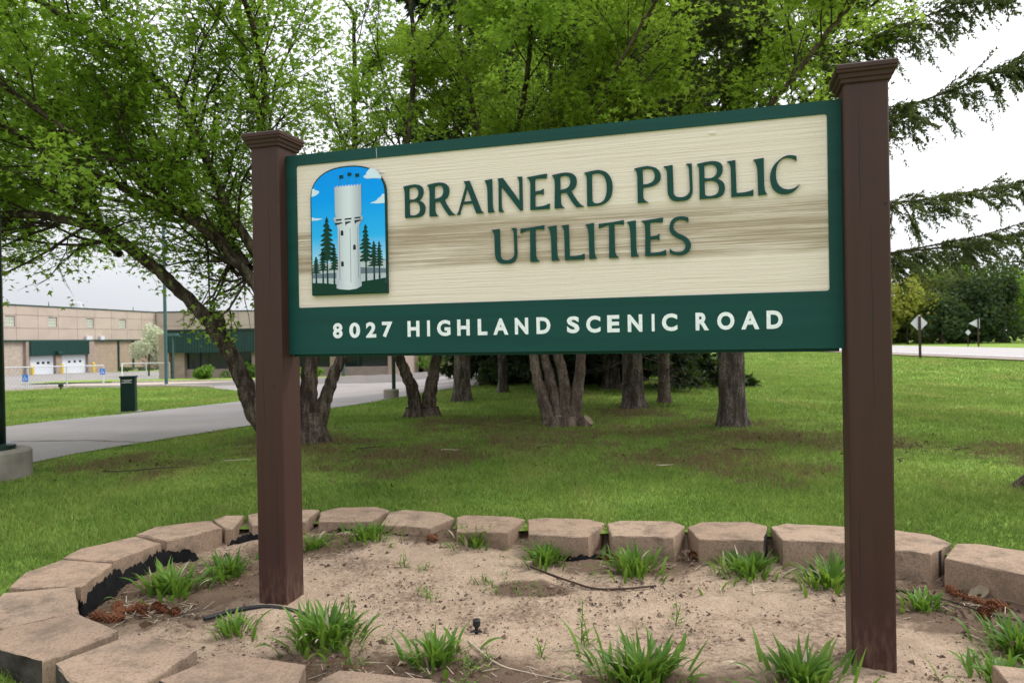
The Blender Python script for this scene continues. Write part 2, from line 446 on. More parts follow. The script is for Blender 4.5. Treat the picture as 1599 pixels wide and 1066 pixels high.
M['cone'] = plain('cone_brown', (0.17, 0.065, 0.03), 0.8, 0.2, 0.4, 40, 0.4, 80)
M['hose'] = plain('black_hose', (0.012, 0.013, 0.016), 0.5, 0.4, 0.2, 10)
M['panel_tan'] = plain('tan_precast', (0.44, 0.365, 0.305), 0.9, 0.15, 0.07, 0.6, 0.2, 20)
M['joint'] = plain('panel_joint', (0.30, 0.24, 0.195), 0.9, 0.1, 0.1, 1)
M['trim_green'] = plain('trim_green', (0.012, 0.050, 0.042), 0.45, 0.4, 0.1, 3)
M['door_white'] = plain('door_white', (0.62, 0.66, 0.70), 0.6, 0.3, 0.04, 2)
M['glass_dark'] = plain('dark_glass', (0.012, 0.017, 0.02), 0.08, 0.5, 0.2, 1)
M['glass_block'] = plain('glass_block', (0.46, 0.48, 0.40), 0.3, 0.5, 0.12, 3)
M['bollard'] = plain('yellow_paint', (0.62, 0.45, 0.06), 0.5, 0.3, 0.1, 3)
M['blue'] = plain('blue_sign', (0.03, 0.20, 0.62), 0.5, 0.3, 0.05, 3)
M['galv'] = plain('galvanised_steel', (0.48, 0.50, 0.52), 0.45, 0.5, 0.1, 6)
M['white'] = plain('white_paint', (0.78, 0.78, 0.78), 0.5, 0.3, 0.05, 4)
M['sign_back'] = plain('sign_back', (0.58, 0.59, 0.63), 0.4, 0.5, 0.06, 4)
M['kiosk'] = plain('kiosk_green', (0.004, 0.020, 0.016), 0.5, 0.2, 0.1, 4)
M['pole'] = plain('pole_green', (0.006, 0.022, 0.016), 0.35, 0.45, 0.1, 4)
M['pole_teal'] = plain('pole_blue_green', (0.05, 0.11, 0.11), 0.4, 0.4, 0.1, 4)  # blue-green coat of the thinner light poles
M['rust_post'] = plain('brown_post', (0.05, 0.032, 0.025), 0.7, 0.2, 0.2, 4)
M['cabinet'] = plain('dark_cabinet', (0.010, 0.013, 0.018), 0.4, 0.4, 0.1, 4)
M['roof'] = plain('roof_membrane', (0.5, 0.5, 0.5), 0.8, 0.2, 0.1, 1)
def m_brick(name, c1, c2, mortar):
    m, n = mat_new(name); b, _ = principled(n, 0.95, 0.1)
    tc = n.nodes.new('ShaderNodeTexCoord')
    sx = n.nodes.new('ShaderNodeSeparateXYZ'); n.links.new(tc.outputs['Object'], sx.inputs[0])
    cb = n.nodes.new('ShaderNodeCombineXYZ')
    n.links.new(math_n(n, 'ADD', sx.outputs['X'], sx.outputs['Y']), cb.inputs['X']); n.links.new(sx.outputs['Z'], cb.inputs['Y'])
    br = n.nodes.new('ShaderNodeTexBrick'); n.links.new(cb.outputs[0], br.inputs['Vector'])
    br.inputs['Scale'].default_value = 1.0; br.inputs['Brick Width'].default_value = 0.4; br.inputs['Row Height'].default_value = 0.2
    br.inputs['Mortar Size'].default_value = 0.012
    br.inputs['Color1'].default_value = c4(c1); br.inputs['Color2'].default_value = c4(c2); br.inputs['Mortar'].default_value = c4(mortar)
    n.links.new(mix(n, ramp(n, noise(n, 0.8, 5), [(0.4, (0, 0, 0)), (0.75, (0.5, 0.5, 0.5))]), br.outputs['Color'], c2), b.inputs['Base Color'])
    return m
M['brick'] = m_brick('tan_brick', (0.31, 0.225, 0.17), (0.38, 0.29, 0.225), (0.37, 0.32, 0.27))
M['brick_grey'] = m_brick('grey_brick', (0.27, 0.215, 0.175), (0.34, 0.27, 0.22), (0.36, 0.31, 0.27))

# ------------------------------------------------------------------ mesh helpers
def np_mesh(name, verts, faces, mat, smooth=False, uv_attr=None):
    """verts (n,3); faces: (m,k) int array or list of such arrays with different k"""
    me = bpy.data.meshes.new(name)
    if isinstance(faces, np.ndarray): faces = [faces]
    faces = [f for f in faces if len(f)]
    verts = np.asarray(verts, dtype=np.float32)
    nl = sum(f.size for f in faces); nf = sum(len(f) for f in faces)
    me.vertices.add(len(verts)); me.vertices.foreach_set('co', verts.ravel())
    me.loops.add(nl); me.polygons.add(nf)
    me.loops.foreach_set('vertex_index', np.concatenate([f.ravel() for f in faces]).astype(np.int32))
    tot = np.concatenate([np.full(len(f), f.shape[1], np.int32) for f in faces])
    st = np.concatenate([[0], np.cumsum(tot)[:-1]]).astype(np.int32)
    me.polygons.foreach_set('loop_start', st)
    me.polygons.foreach_set('loop_total', tot)
    me.polygons.foreach_set('use_smooth', np.full(nf, smooth))
    me.update(calc_edges=True)
    me.validate()
    me.materials.append(mat)
    return me

class MB:
    def __init__(s): s.v = []; s.f = []
    def add(s, vs, fs):
        o = len(s.v); s.v += [tuple(p) for p in vs]; s.f += [tuple(i + o for i in f) for f in fs]; return s
    def box(s, x0, x1, y0, y1, z0, z1, fr=None):
        p = [(x, y, z) for z in (z0, z1) for (x, y) in ((x0, y0), (x1, y0), (x1, y1), (x0, y1))]
        if fr: p = [fr(*q) for q in p]
        return s.add(p, [(0, 3, 2, 1), (4, 5, 6, 7), (0, 1, 5, 4), (1, 2, 6, 5), (2, 3, 7, 6), (3, 0, 4, 7)])
    def prism(s, loops, d0, d1, fr):
        """loops: outer + holes in a 2-D plane, extruded from d0 to d1; fr maps (a,b,d)->world"""
        tri = tessellate_polygon([[Vector((a, b, 0)) for a, b in lp] for lp in loops])
        flatp = [p for lp in loops for p in lp]; n = len(flatp)
        vs = [fr(a, b, d1) for a, b in flatp] + [fr(a, b, d0) for a, b in flatp]
        fs = [tuple(t) for t in tri] + [tuple(i + n for i in reversed(t)) for t in tri]
        o = 0
        for lp in loops:
            k = len(lp)
            for i in range(k): fs.append((o + i, o + (i + 1) % k, n + o + (i + 1) % k, n + o + i))
            o += k
        return s.add(vs, fs)
    def tube(s, pts, rad, k=8, cap=True):
        v, f = tube_np(np.array(pts, float), np.array(rad, float) if hasattr(rad, '__len__') else np.full(len(pts), rad), k)
        fs = [tuple(int(i) for i in q) for q in f]
        n = len(pts)
        if cap: fs += [tuple(range(k))[::-1], tuple(range((n - 1) * k, n * k))]
        return s.add([tuple(p) for p in v], fs)
    def mesh(s, name, mat, smooth=False):
        me = bpy.data.meshes.new(name); me.from_pydata(s.v, [], s.f); me.materials.append(mat)
        import bmesh
        bm = bmesh.new(); bm.from_mesh(me); bmesh.ops.recalc_face_normals(bm, faces=bm.faces); bm.to_mesh(me); bm.free()
        if smooth: me.polygons.foreach_set('use_smooth', [True] * len(me.polygons))
        me.update(); return me

def tube_np(P, rad, k):
    n = len(P)
    T = np.gradient(P, axis=0); T /= (np.linalg.norm(T, axis=1, keepdims=True) + 1e-9)
    a = np.array([1.0, 0, 0]) if abs(T[0][0]) < 0.8 else np.array([0, 1.0, 0])
    X = np.empty_like(P)
    for i in range(n):
        a = a - T[i] * (a @ T[i]); a /= (np.linalg.norm(a) + 1e-9); X[i] = a
    Y = np.cross(T, X)
    th = np.arange(k) / k * 2 * np.pi
    V = P[:, None, :] + rad[:, None, None] * (np.cos(th)[None, :, None] * X[:, None, :] + np.sin(th)[None, :, None] * Y[:, None, :])
    i = np.arange(n - 1)[:, None] * k; j = np.arange(k)[None, :]; j2 = (j + 1) % k
    F = np.stack([i + j, i + j2, i + k + j2, i + k + j], -1).reshape(-1, 4)
    return V.reshape(-1, 3), F

class Big:
    """accumulates numpy tubes"""
    def __init__(s): s.V = []; s.F = []; s.n = 0
    def tube(s, P, rad, k, rough=0.0):
        v, f = tube_np(P, rad, k)
        if rough: v = v + (v - np.repeat(P, k, 0)) * np.clip(npr.normal(0, rough, (len(v), 1)), -.2, .2)
        s.V.append(v); s.F.append(f + s.n); s.n += len(v)
    def mesh(s, name, mat, smooth=True): return np_mesh(name, np.concatenate(s.V), np.concatenate(s.F), mat, smooth)

def thing(name, label, cat, loc, group=None):
    o = bpy.data.objects.new(name, None); COL.objects.link(o)
    o.empty_display_size = 0.2
    o.location = loc; o['label'] = label; o['category'] = cat
    if group: o['group'] = group
    return o
LOC = {}
def part(name, me, parent, kind=None, label=None, base=None):
    """mesh in world coordinates, child of parent (whose world place is a pure translation)"""
    o = bpy.data.objects.new(name, me); COL.objects.link(o)
    o.parent = parent
    r = parent
    while r.parent: r = r.parent
    if r is parent: o.matrix_parent_inverse = Matrix.Translation(-Vector(parent.location))
    if kind: o['kind'] = kind
    if label: o['label'] = label
    return o
def single(name, me, label, cat, group=None, kind=None):
    o = bpy.data.objects.new(name, me); COL.objects.link(o)
    o['label'] = label; o['category'] = cat
    if group: o['group'] = group
    if kind: o['kind'] = kind
    return o
def structure(name, me, label=None):
    o = bpy.data.objects.new(name, me); COL.objects.link(o); o['kind'] = 'structure'
    if label: o['label'] = label
    return o
def copy_tree(o, parent=None):
    c = o.copy(); COL.objects.link(c)
    if parent: c.parent = parent; c.matrix_parent_inverse = o.matrix_parent_inverse.copy()
    for ch in list(o.children): copy_tree(ch, c)
    return c

# ------------------------------------------------------------------ terrain
def ss(a, b, x):
    t = np.clip((np.asarray(x, float) - a) / (b - a), 0, 1); return t * t * (3 - 2 * t)
def spl(t, k=3.0): return k * np.log1p(np.exp(np.clip(np.asarray(t, float) / k, -30, 30)))
def terr(x, y):
    x = np.asarray(x, float); y = np.asarray(y, float)
    w = ss(1.5, -7.0, x)
    D = .0235 * spl(y - 11) + .022 * (spl(y - 11) - spl(y - 21))
    z = 0.11 - w * D
    z = z - 0.30 * np.exp(-((x - 13.5) / 5.) ** 2) * ss(6, 18, y)
    return z - 0.28 * ss(3.3, 2.4, y)
def tz(x, y): return float(terr(x, y))
def soil(x, y):
    x = np.asarray(x, float); y = np.asarray(y, float)
    return 0.10 * np.exp(-((x + 0.75) ** 2 / 1.6 + (y - 5.15) ** 2 / 0.45)) + 0.012 * np.sin(x * 3.1 + 1) * np.sin(y * 3.7) + 0.006 * np.sin(x * 9 + y * 5)

BLOCKS = [
 [(-2.45, 3.19), (-2.34, 3.27), (-2.11, 3.46), (-1.78, 3.23), (-1.88, 3.0), (-1.93, 2.93), (-2.18, 3.05)],
 [(-2.52, 3.33), (-2.67, 3.76), (-2.34, 3.83), (-2.11, 3.48), (-2.33, 3.29)],
 [(-2.70, 3.84), (-2.78, 4.09), (-2.72, 4.33), (-2.37, 4.25), (-2.31, 3.84)],
 [(-2.74, 4.37), (-2.75, 4.56), (-2.54, 4.84), (-2.28, 4.65), (-2.39, 4.28)],
 [(-2.56, 4.88), (-2.53, 5.08), (-2.21, 5.24), (-2.04, 5.02), (-2.27, 4.70)],
 [(-2.20, 5.27), (-2.15, 5.38), (-2.02, 5.38), (-1.96, 5.02), (-2.02, 5.03)],
 [(-1.99, 5.38), (-1.95, 5.45), (-1.60, 5.53), (-1.49, 5.50), (-1.49, 5.13), (-1.85, 5.07)],
 [(-1.47, 5.47), (-1.35, 5.60), (-1.06, 5.58), (-0.95, 5.46), (-1.02, 5.12), (-1.40, 5.15)],
 [(-0.935, 5.40), (-0.83, 5.47), (-0.54, 5.37), (-0.435, 5.20), (-0.58, 4.94), (-0.94, 5.05)],
 [(-0.42, 5.22), (-0.36, 5.28), (-0.02, 5.21), (0.07, 5.13), (-0.05, 4.77), (-0.39, 4.83)],
 [(0.09, 5.08), (0.21, 5.14), (0.52, 5.08), (0.615, 4.98), (0.47, 4.64), (0.09, 4.71)],
 [(0.635, 4.98), (0.75, 5.05), (1.09, 5.0), (1.145, 4.87), (1.01, 4.60), (0.62, 4.67)],
 [(1.155, 4.83), (1.27, 4.95), (1.60, 4.93), (1.68, 4.81), (1.54, 4.49), (1.15, 4.54)],
 [(1.695, 4.79), (1.83, 4.87), (2.18, 4.78), (2.235, 4.70), (2.03, 4.39), (1.65, 4.46)],
 [(2.25, 4.70), (2.39, 4.74), (2.62, 4.55), (2.64, 4.37), (2.39, 4.16), (2.13, 4.32)],
 [(2.66, 4.36), (2.79, 4.34), (2.94, 4.18), (3.0, 3.94), (2.73, 3.72), (2.43, 4.09)],
]
for cx, cy, a in ((2.86, 3.52, -80), (2.72, 3.08, -60), (2.40, 2.75, -40), (1.98, 2.53, -20), (1.50, 2.42, -8), (1.01, 2.39, 0), (0.52, 2.42, 6), (0.04, 2.50, 12)):
    a = R(a); t = (math.cos(a), math.sin(a)); q = (-t[1], t[0])
    loc_pts = [(-0.235, 0.16), (0.235, 0.16), (0.21, -0.10), (0.14, -0.16), (-0.14, -0.16), (-0.21, -0.10)]
    BLOCKS.append([(cx + px * t[0] + py * q[0], cy + px * t[1] + py * q[1]) for px, py in loc_pts])
BLOCKS += [
 [(-0.70, 2.82), (-0.32, 2.72), (-0.28, 2.50), (-0.40, 2.44), (-0.70, 2.52), (-0.79, 2.66)],
 [(-1.21, 3.0), (-0.84, 2.87), (-0.82, 2.66), (-0.92, 2.57), (-1.25, 2.66), (-1.37, 2.76)],
 [(-1.70, 3.2), (-1.34, 3.02), (-1.395, 2.78), (-1.45, 2.69), (-1.71, 2.76), (-1.87, 2.92)],
]
RING = np.array([np.mean(b, axis=0) for b in BLOCKS])
def in_poly(x, y, poly):
    x = np.asarray(x, float); y = np.asarray(y, float); ins = np.zeros(np.broadcast(x, y).shape, bool)
    n = len(poly); j = n - 1
    for i in range(n):
        xi, yi = poly[i]; xj, yj = poly[j]
        c = ((yi > y) != (yj > y)) & (x < (xj - xi) * (y - yi) / (yj - yi + 1e-12) + xi)
        ins ^= c; j = i
    return ins

# edges of the driveway (x as a function of y)
NEAR = np.array([(-5, -6.4), (3, -6.0), (7.62, -5.83), (8.42, -5.65), (9.28, -5.53), (10.04, -5.27), (11.11, -4.94), (12.43, -4.48), (15.77, -4.21), (18.53, -3.14), (21.3, -2.2), (21.9, -1.1), (24, 1.0), (32, 3.0), (45, 4.0), (70, 5.0)])
def Rx(y): return np.interp(y, NEAR[:, 0], NEAR[:, 1])
FAR = np.array([(-5, -10.0), (8, -9.5), (12.2, -9.32), (13.35, -9.34), (14.75, -9.17), (16.7, -8.8), (19.1, -8.5), (21.85, -8.2), (25, -8.6), (29.7, -11.2), (33.8, -14.1), (36.4, -17.5), (37.0, -22.2)])
ISL_W = np.array([(-5, -60), (8, -60), (12.2, -60), (20, -55), (26, -40), (29, -30), (31.2, -25.5), (33.3, -23.6), (36.8, -22.4), (37.0, -22.2)])
def Lx(y):
    return np.where(y < 37, np.interp(y, FAR[:, 0], FAR[:, 1]), -80.0)

xs = np.unique(np.round(np.concatenate([-5 - np.geomspace(.2, 500, 60), np.arange(-5, 6.01, .12), 6 + np.geomspace(.2, 500, 60)]), 4))
ys = np.unique(np.round(np.concatenate([np.linspace(-30, 1.4, 14), np.arange(1.5, 7.01, .12), np.arange(7.3, 30, .4), 30 + np.geomspace(.5, 700, 40)]), 4))
XX, YY = np.meshgrid(xs, ys, indexing='ij')
ZZ = terr(XX, YY) + 0.012 * np.sin(XX * 1.3 + YY * .7) * np.sin(YY * .9 - XX * .4) * ss(40, 20, YY)
nx, ny = XX.shape
idx = np.arange(nx * ny).reshape(nx, ny)
Q = np.stack([idx[:-1, :-1], idx[1:, :-1], idx[1:, 1:], idx[:-1, 1:]], -1).reshape(-1, 4)
cxm = (XX[:-1, :-1] + XX[1:, 1:]).ravel() / 2; cym = (YY[:-1, :-1] + YY[1:, 1:]).ravel() / 2
Q = Q[~in_poly(cxm, cym, RING)]
structure('lawn', np_mesh('lawn', np.stack([XX, YY, ZZ], -1).reshape(-1, 3), Q, M['lawn'], True), 'mown green lawn around the sign and trees')

# soil inside the block ring
gx = np.arange(-3.0, 3.2, .025); gy = np.arange(2.2, 5.9, .025)
GX, GY = np.meshgrid(gx, gy, indexing='ij')
GZ = soil(GX, GY) + npr.normal(0, .0022, GX.shape)
def blurred(step, amp):
    g = npr.normal(0, 1, (GX.shape[0] // step + 3, GX.shape[1] // step + 3)); ix = np.arange(GX.shape[0]) / step; iy = np.arange(GX.shape[1]) / step
    a, b = ix.astype(int), iy.astype(int); fx, fy = (ix - a)[:, None], (iy - b)[None]; fx = fx * fx * (3 - 2 * fx); fy = fy * fy * (3 - 2 * fy)
    return amp * ((g[a][:, b] * (1 - fx) + g[a + 1][:, b] * fx) * (1 - fy) + (g[a][:, b + 1] * (1 - fx) + g[a + 1][:, b + 1] * fx) * fy)
GZ = GZ + blurred(3, .0035) + blurred(7, .006) + blurred(18, .008)
RING_M = RING + (RING - RING.mean(0)) / np.linalg.norm(RING - RING.mean(0), axis=1, keepdims=True) * .07
GZ = np.where(in_poly(GX, GY, RING_M), GZ, np.maximum(terr(GX, GY) - .006, -.19))
gi = np.arange(GX.size).reshape(GX.shape)
GQ = np.stack([gi[:-1, :-1], gi[1:, :-1], gi[1:, 1:], gi[:-1, 1:]], -1).reshape(-1, 4)
RING_O = RING + (RING - RING.mean(0)) / np.linalg.norm(RING - RING.mean(0), axis=1, keepdims=True) * np.where(RING[:, 1:] < 3.5, .02, .19)
GQ = GQ[in_poly((GX[:-1, :-1] + .012).ravel(), (GY[:-1, :-1] + .012).ravel(), RING_O)]
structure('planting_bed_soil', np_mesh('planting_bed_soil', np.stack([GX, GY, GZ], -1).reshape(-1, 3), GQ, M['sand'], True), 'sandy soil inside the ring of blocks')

def sheet(name, y_list, xl, xr, m, dz, mat, label=None, jit=0.0):
    """draped sheet between x = xl(y) and x = xr(y)"""
    V = []; 
    for k, y in enumerate(y_list):
        a, b = float(xl(y)), float(xr(y))
        j = rnd.uniform(-jit, jit); j2 = rnd.uniform(-jit, jit)
        t = np.linspace(0, 1, m); x = (a + j) * (1 - t) + (b + j2) * t
        V.append(np.stack([x, np.full(m, y), terr(x, y) + dz(y)], -1))
    V = np.concatenate(V); n = len(y_list)
    i = np.arange(n - 1)[:, None] * m; j = np.arange(m - 1)[None, :]
    F = np.stack([i + j, i + j + 1, i + m + j + 1, i + m + j], -1).reshape(-1, 4)
    return structure(name, np_mesh(name, V, F, mat, True), label)
ydr = np.concatenate([np.arange(-5, 24, .3), np.arange(24, 37.01, .5)])
sheet('driveway', ydr, Lx, Rx, 24, lambda y: 0.022, M['asphalt'], 'light grey asphalt driveway curving past the lawn', 0.02)
ylot = np.concatenate([np.arange(37, 60, 1.0), np.arange(60, 112, 2)])
sheet('parking_lot', ylot, lambda y: -80, Rx, 60, lambda y: 0.03, M['asphalt'], 'asphalt parking lot in front of the building')
# lot left of the island
sheet('parking_lot', np.arange(29.0, 37.01, 0.4), lambda y: -80, lambda y: np.interp(y, ISL_W[:, 0], ISL_W[:, 1]), 40, lambda y: 0.026, M['asphalt'], 'asphalt parking lot beside the grass island')
def crack(pts, w, label):
    P = smooth_path([(a, b, 0) for a, b in pts], 8); P[:, :2] += npr.normal(0, .015, (len(P), 2)); P[:, 2] = terr(P[:, 0], P[:, 1]) + .027
    T = np.gradient(P, axis=0); N_ = np.stack([-T[:, 1], T[:, 0], 0 * T[:, 0]], -1); N_ /= np.linalg.norm(N_, axis=1, keepdims=True)
    ww = (w * npr.uniform(.5, 1.3, len(P)))[:, None]; V = np.stack([P - N_ * ww, P + N_ * ww], 1).reshape(-1, 3)
    F = np.array([[2 * i, 2 * i + 1, 2 * i + 3, 2 * i + 2] for i in range(len(P) - 1)])
    return structure('asphalt_crack', np_mesh('asphalt_crack', V, F, M['tar']), label)
M['tar'] = plain('crack_tar', (0.06, 0.055, 0.05), 0.9, 0.1, 0.2, 8)
def smooth_path(pts, n=8):
    P = np.array(pts, float); P = np.vstack([2 * P[0] - P[1], P, 2 * P[-1] - P[-2]]); out = []
    for i in range(1, len(P) - 2):
        for k in range(n):
            t = k / n; a, b, c, d = P[i - 1], P[i], P[i + 1], P[i + 2]
            out.append(.5 * ((2 * b) + (c - a) * t + (2 * a - 5 * b + 4 * c - d) * t * t + (3 * b - a - 3 * c + d) * t ** 3))
    out.append(P[-2]); return np.array(out)
crack([(-9.2, 10.9), (-8.2, 10.6), (-7.14, 10.6), (-6.3, 10.6), (-5.7, 10.35), (-5.2, 10.2)], .018, 'dark crack across the driveway')
crack([(-8.6, 19.0), (-6.9, 19.4), (-5.4, 18.9), (-3.4, 18.9)], .02, 'second crack farther along the driveway')
# kerb strips
def ribbon(name, pts, w, h, mat, label=None, cat=None):
    """low kerb following ground points"""
    P = np.array(pts, float); mb = MB()
    for i in range(len(P) - 1):
        a, b = P[i], P[i + 1]; t = (b - a) / np.linalg.norm(b - a); q = np.array([-t[1], t[0]]) * w / 2
        za, zb = tz(*a), tz(*b)
        v = [(*(a + q), za - .1), (*(b + q), zb - .1), (*(b - q), zb - .1), (*(a - q), za - .1), (*(a + q), za + h), (*(b + q), zb + h), (*(b - q), zb + h), (*(a - q), za + h)]
        mb.add(v, [(0, 1, 2, 3), (4, 7, 6, 5), (0, 4, 5, 1), (1, 5, 6, 2), (2, 6, 7, 3), (3, 7, 4, 0)])
    return structure(name, mb.mesh(name, mat), label)
ribbon('kerb', [(-30, 29.2), (-25.4, 31.4), (-23.7, 33.4), (-22.4, 36.7), (-21.3, 37.2), (-17.6, 36.6), (-14.1, 33.9)], .22, .11, M['concrete'], 'pale concrete kerb behind the grass island')
ribbon('kerb', [(-1.1, 21.9), (1.0, 24), (3, 32)], .2, .12, M['concrete_grey'], 'grey kerb beside the dark shrubs')
ribbon('kerb', [(-24, 43.4), (-16.6, 43.2), (-12.3, 43.5), (-10.6, 46), (-10.2, 49)], .25, .14, M['concrete'], 'kerb along the walk in front of the low building')
sheet('front_lawn_strip', np.arange(43.6, 49.9, .7), lambda y: -30, lambda y: -10.9 if y > 45 else -12.4, 20, lambda y: 0.12, M['lawn'], 'grass strip in front of the low building')
sheet('walkway', np.arange(39.0, 43.3, .6), lambda y: -26, lambda y: -13.5, 12, lambda y: 0.06, M['concrete'], 'concrete walk beyond the grass island')
for x in (-12.6, -9.8, -7.0):
    sheet('parking_line', np.arange(38.4, 43.2, .6), lambda y, x=x: x - .06, lambda y, x=x: x + .06, 2, lambda y: 0.05, M['line_white'], 'white painted parking line')
# the road on the right
def rxa(y): return 23.0 + 0.02 * max(0, y - 40) + max(0, y - 75) * .05
yroad = np.concatenate([np.arange(-40, 60, 4), np.arange(60, 260, 10)]).astype(float)
def road_sheet(name, a, b, dz, mat, label): 
    V = []
    for y in yroad:
        z = float(terr(rxa(y) + 6, y))
        for x in (rxa(y) + a, rxa(y) + b): V.append((x, y, z + dz))
    n = len(yroad); F = np.array([[2 * i, 2 * i + 1, 2 * i + 3, 2 * i + 2] for i in range(n - 1)])
    return structure(name, np_mesh(name, np.array(V), F, mat), label)
road_sheet('road_shoulder', -1.1, 13.2, 0.05, M['gravel'], 'gravel shoulder along the road')
road_sheet('road', 0.0, 12.2, 0.075, M['road'], 'pale two-lane road on the right')
road_sheet('road_line', 1.3, 1.45, 0.081, M['line_white'], 'white edge line near the lawn')
road_sheet('road_line', 10.7, 10.85, 0.081, M['line_white'], 'white edge line on the far side')

# ------------------------------------------------------------------ grass blades
def scatter_polar(n, r0, r1, a0, a1):
    r = np.exp(npr.uniform(math.log(r0), math.log(r1), n)); a = npr.uniform(a0, a1, n)
    return r * np.sin(a), r * np.cos(a), r
def grass_mask(x, y):
    # off the bed, off the asphalt, off the road
    ring_out = RING + (RING - RING.mean(0)) / np.linalg.norm(RING - RING.mean(0), axis=1, keepdims=True) * 0.13
    ok = ~in_poly(x, y, ring_out)
    on_drive = (x < Rx(y) + 0.02) & (x > np.interp(y, FAR[:, 0], FAR[:, 1]) - 0.02) & (y < 37)
    ok &= ~on_drive
    ok &= ~((y >= 21.9) & (x < Rx(y)) & (x > -8.0))
    ok &= ~((y > 29) & (x < np.interp(y, ISL_W[:, 0], ISL_W[:, 1])) & (y < 37)) & ~((y >= 37) & (x < Rx(y)))
    ok &= x < 21.6
    return ok
def blades(name, x, y, r, label):
    n = len(x)
    z = terr(x, y)
    clump = 0.5 + 0.5 * np.sin(x * 2.1 + np.sin(y * 1.7) * 2) * np.sin(y * 2.6 + np.sin(x * 1.3) * 2)
    h = npr.uniform(.018, .045, n) * (0.75 + 0.5 * clump) * (1 + r / 40)
    w = npr.uniform(.0018, .0034, n) * (1 + r / 5.0)
    a = npr.uniform(0, 2 * np.pi, n); lean = npr.normal(0, .6, (n, 2)) * h[:, None]
    dx, dy = np.cos(a) * w, np.sin(a) * w
    V = np.empty((n, 3, 3), np.float32)
    V[:, 0] = np.stack([x - dx, y - dy, z - .01], -1); V[:, 1] = np.stack([x + dx, y + dy, z - .01], -1)
    V[:, 2] = np.stack([x + lean[:, 0], y + lean[:, 1], z + h], -1)
    o = structure(name, np_mesh(name, V.reshape(-1, 3), np.arange(3 * n).reshape(n, 3), M['blade']), label)
    o['kind'] = 'stuff'; o['category'] = 'grass'
    return o
x, y, r = scatter_polar(840000, 3.0, 60.0, R(-43), R(43))
k = grass_mask(x, y) & (y > 2.0)
blades('lawn_grass', x[k], y[k], r[k], 'short green grass blades covering the lawn')
# ragged tufts leaning over the driveway edge and the outside of the block ring
# ------------------------------------------------------------------ sign
TH = 0.2953
SO = Vector((-1.2253, 3.9732, 0)); SU = Vector((math.cos(TH), -math.sin(TH), 0)); SN = Vector((-math.sin(TH), -math.cos(TH), 0))
def sf(u, z, d): p = SO + SU * u + SN * d; return (p.x, p.y, z)
PW = 0.174
sign_base = SO + SU * 1.4
sign = thing('monument_sign', 'large green and cream wooden sign between two brown posts in the planting bed', 'sign', (sign_base.x, sign_base.y, 0))
def sbox(mb, u0, u1, z0, z1, d0, d1): return mb.box(u0, u1, z0, z1, d0, d1, fr=sf)
def rrect(u0, u1, z0, z1, r, n=5):
    pts = []
    for cx, cy, a0 in ((u1 - r, z1 - r, 0), (u0 + r, z1 - r, 90), (u0 + r, z0 + r, 180), (u1 - r, z0 + r, 270)):
        for i in range(n + 1):
            a = R(a0 + 90 * i / n); pts.append((cx + r * math.cos(a), cy + r * math.sin(a)))
    return pts
def bevel_post(u0, u1, d0, d1, z0, z1):
    b = .006; mb = MB(); lp = [(u0 + b, d0), (u1 - b, d0), (u1, d0 + b), (u1, d1 - b), (u1 - b, d1), (u0 + b, d1), (u0, d1 - b), (u0, d0 + b)]
    mb.prism([lp], z0, z1, lambda a, bb, c: sf(a, c, bb)); return mb
for u0 in (-PW, 2.8):
    u1 = u0 + PW; d1 = 0.07; d0 = d1 - PW
    p = part('post', bevel_post(u0, u1, d0, d1, -0.35, 2.53).mesh('post', M['post']), sign)
    mb = MB(); prof = [(0.004, 2.498), (0.010, 2.502), (0.012, 2.516), (0.019, 2.520), (0.022, 2.536), (0.030, 2.540), (0.032, 2.547), (0.027, 2.552), (0.031, 2.556), (0.031, 2.572), (0.027, 2.577), (-0.05, 2.592)]
    vs = []; fs = []
    for o, z in prof:
        vs += [sf(u0 - o, z, d0 - o), sf(u1 + o, z, d0 - o), sf(u1 + o, z, d1 + o), sf(u0 - o, z, d1 + o)]
    for i in range(len(prof) - 1):
        for j in range(4): fs.append((4 * i + j, 4 * i + (j + 1) % 4, 4 * i + 4 + (j + 1) % 4, 4 * i + 4 + j))
    fs += [(0, 1, 2, 3), tuple(range(4 * len(prof) - 4, 4 * len(prof)))]
    mb.add(vs, fs)
    part('post_cap', mb.mesh('post_cap', M['post']), p)
def wood_crack(u0, z0, z1, seed, d=0.0704):
    q = random.Random(seed); L_, R_ = [], []; u = u0; n = 18
    for i in range(n + 1):
        z = z0 + (z1 - z0) * i / n; u += q.gauss(0, .0012); w = .0011 * math.sin(math.pi * i / n) + .0002
        L_.append((u - w, z)); R_.append((u + w, z))
    part('wood_crack', MB().prism([R_ + L_[::-1]], d - .0006, d, sf).mesh('wood_crack', M['logo_black']), sign)
wood_crack(-.040, .12, .86, 1); wood_crack(-.115, .9, 1.35, 2); wood_crack(-.07, 1.55, 2.2, 3); wood_crack(2.835, .25, .75, 4); wood_crack(2.905, 1.1, 1.9, 5); wood_crack(2.86, 1.9, 2.4, 6)
for ku, kz in ((2.955, 1.98), (-.05, 1.2)): part('knot', MB().prism([[(ku + .007 * math.cos(a) , kz + .005 * math.sin(a)) for a in np.linspace(0, 6.28, 12, endpoint=False)]], .0698, .0706, sf).mesh('knot', M['logo_black']), sign)
ZT, ZB = 2.4587, 1.3719
part('backing_board', sbox(MB(), 0.004, 2.796, ZB + .004, ZT - .004, -0.05, -0.014).mesh('backing_board', M['sign_green']), sign)
field = part('wood_field', sbox(MB(), 0.05, 2.752, 1.612, 2.412, -0.0135, -0.007).mesh('wood_field', M['cream']), sign)
outer = [(0.0015, ZB), (2.7985, ZB), (2.7985, ZT), (0.0015, ZT)]
inner = rrect(0.064, 2.742, 1.6255, 2.401, 0.012)
part('border_frame', MB().prism([outer, inner], -0.0130, 0.0, sf).mesh('border_frame', M['sign_green']), sign)
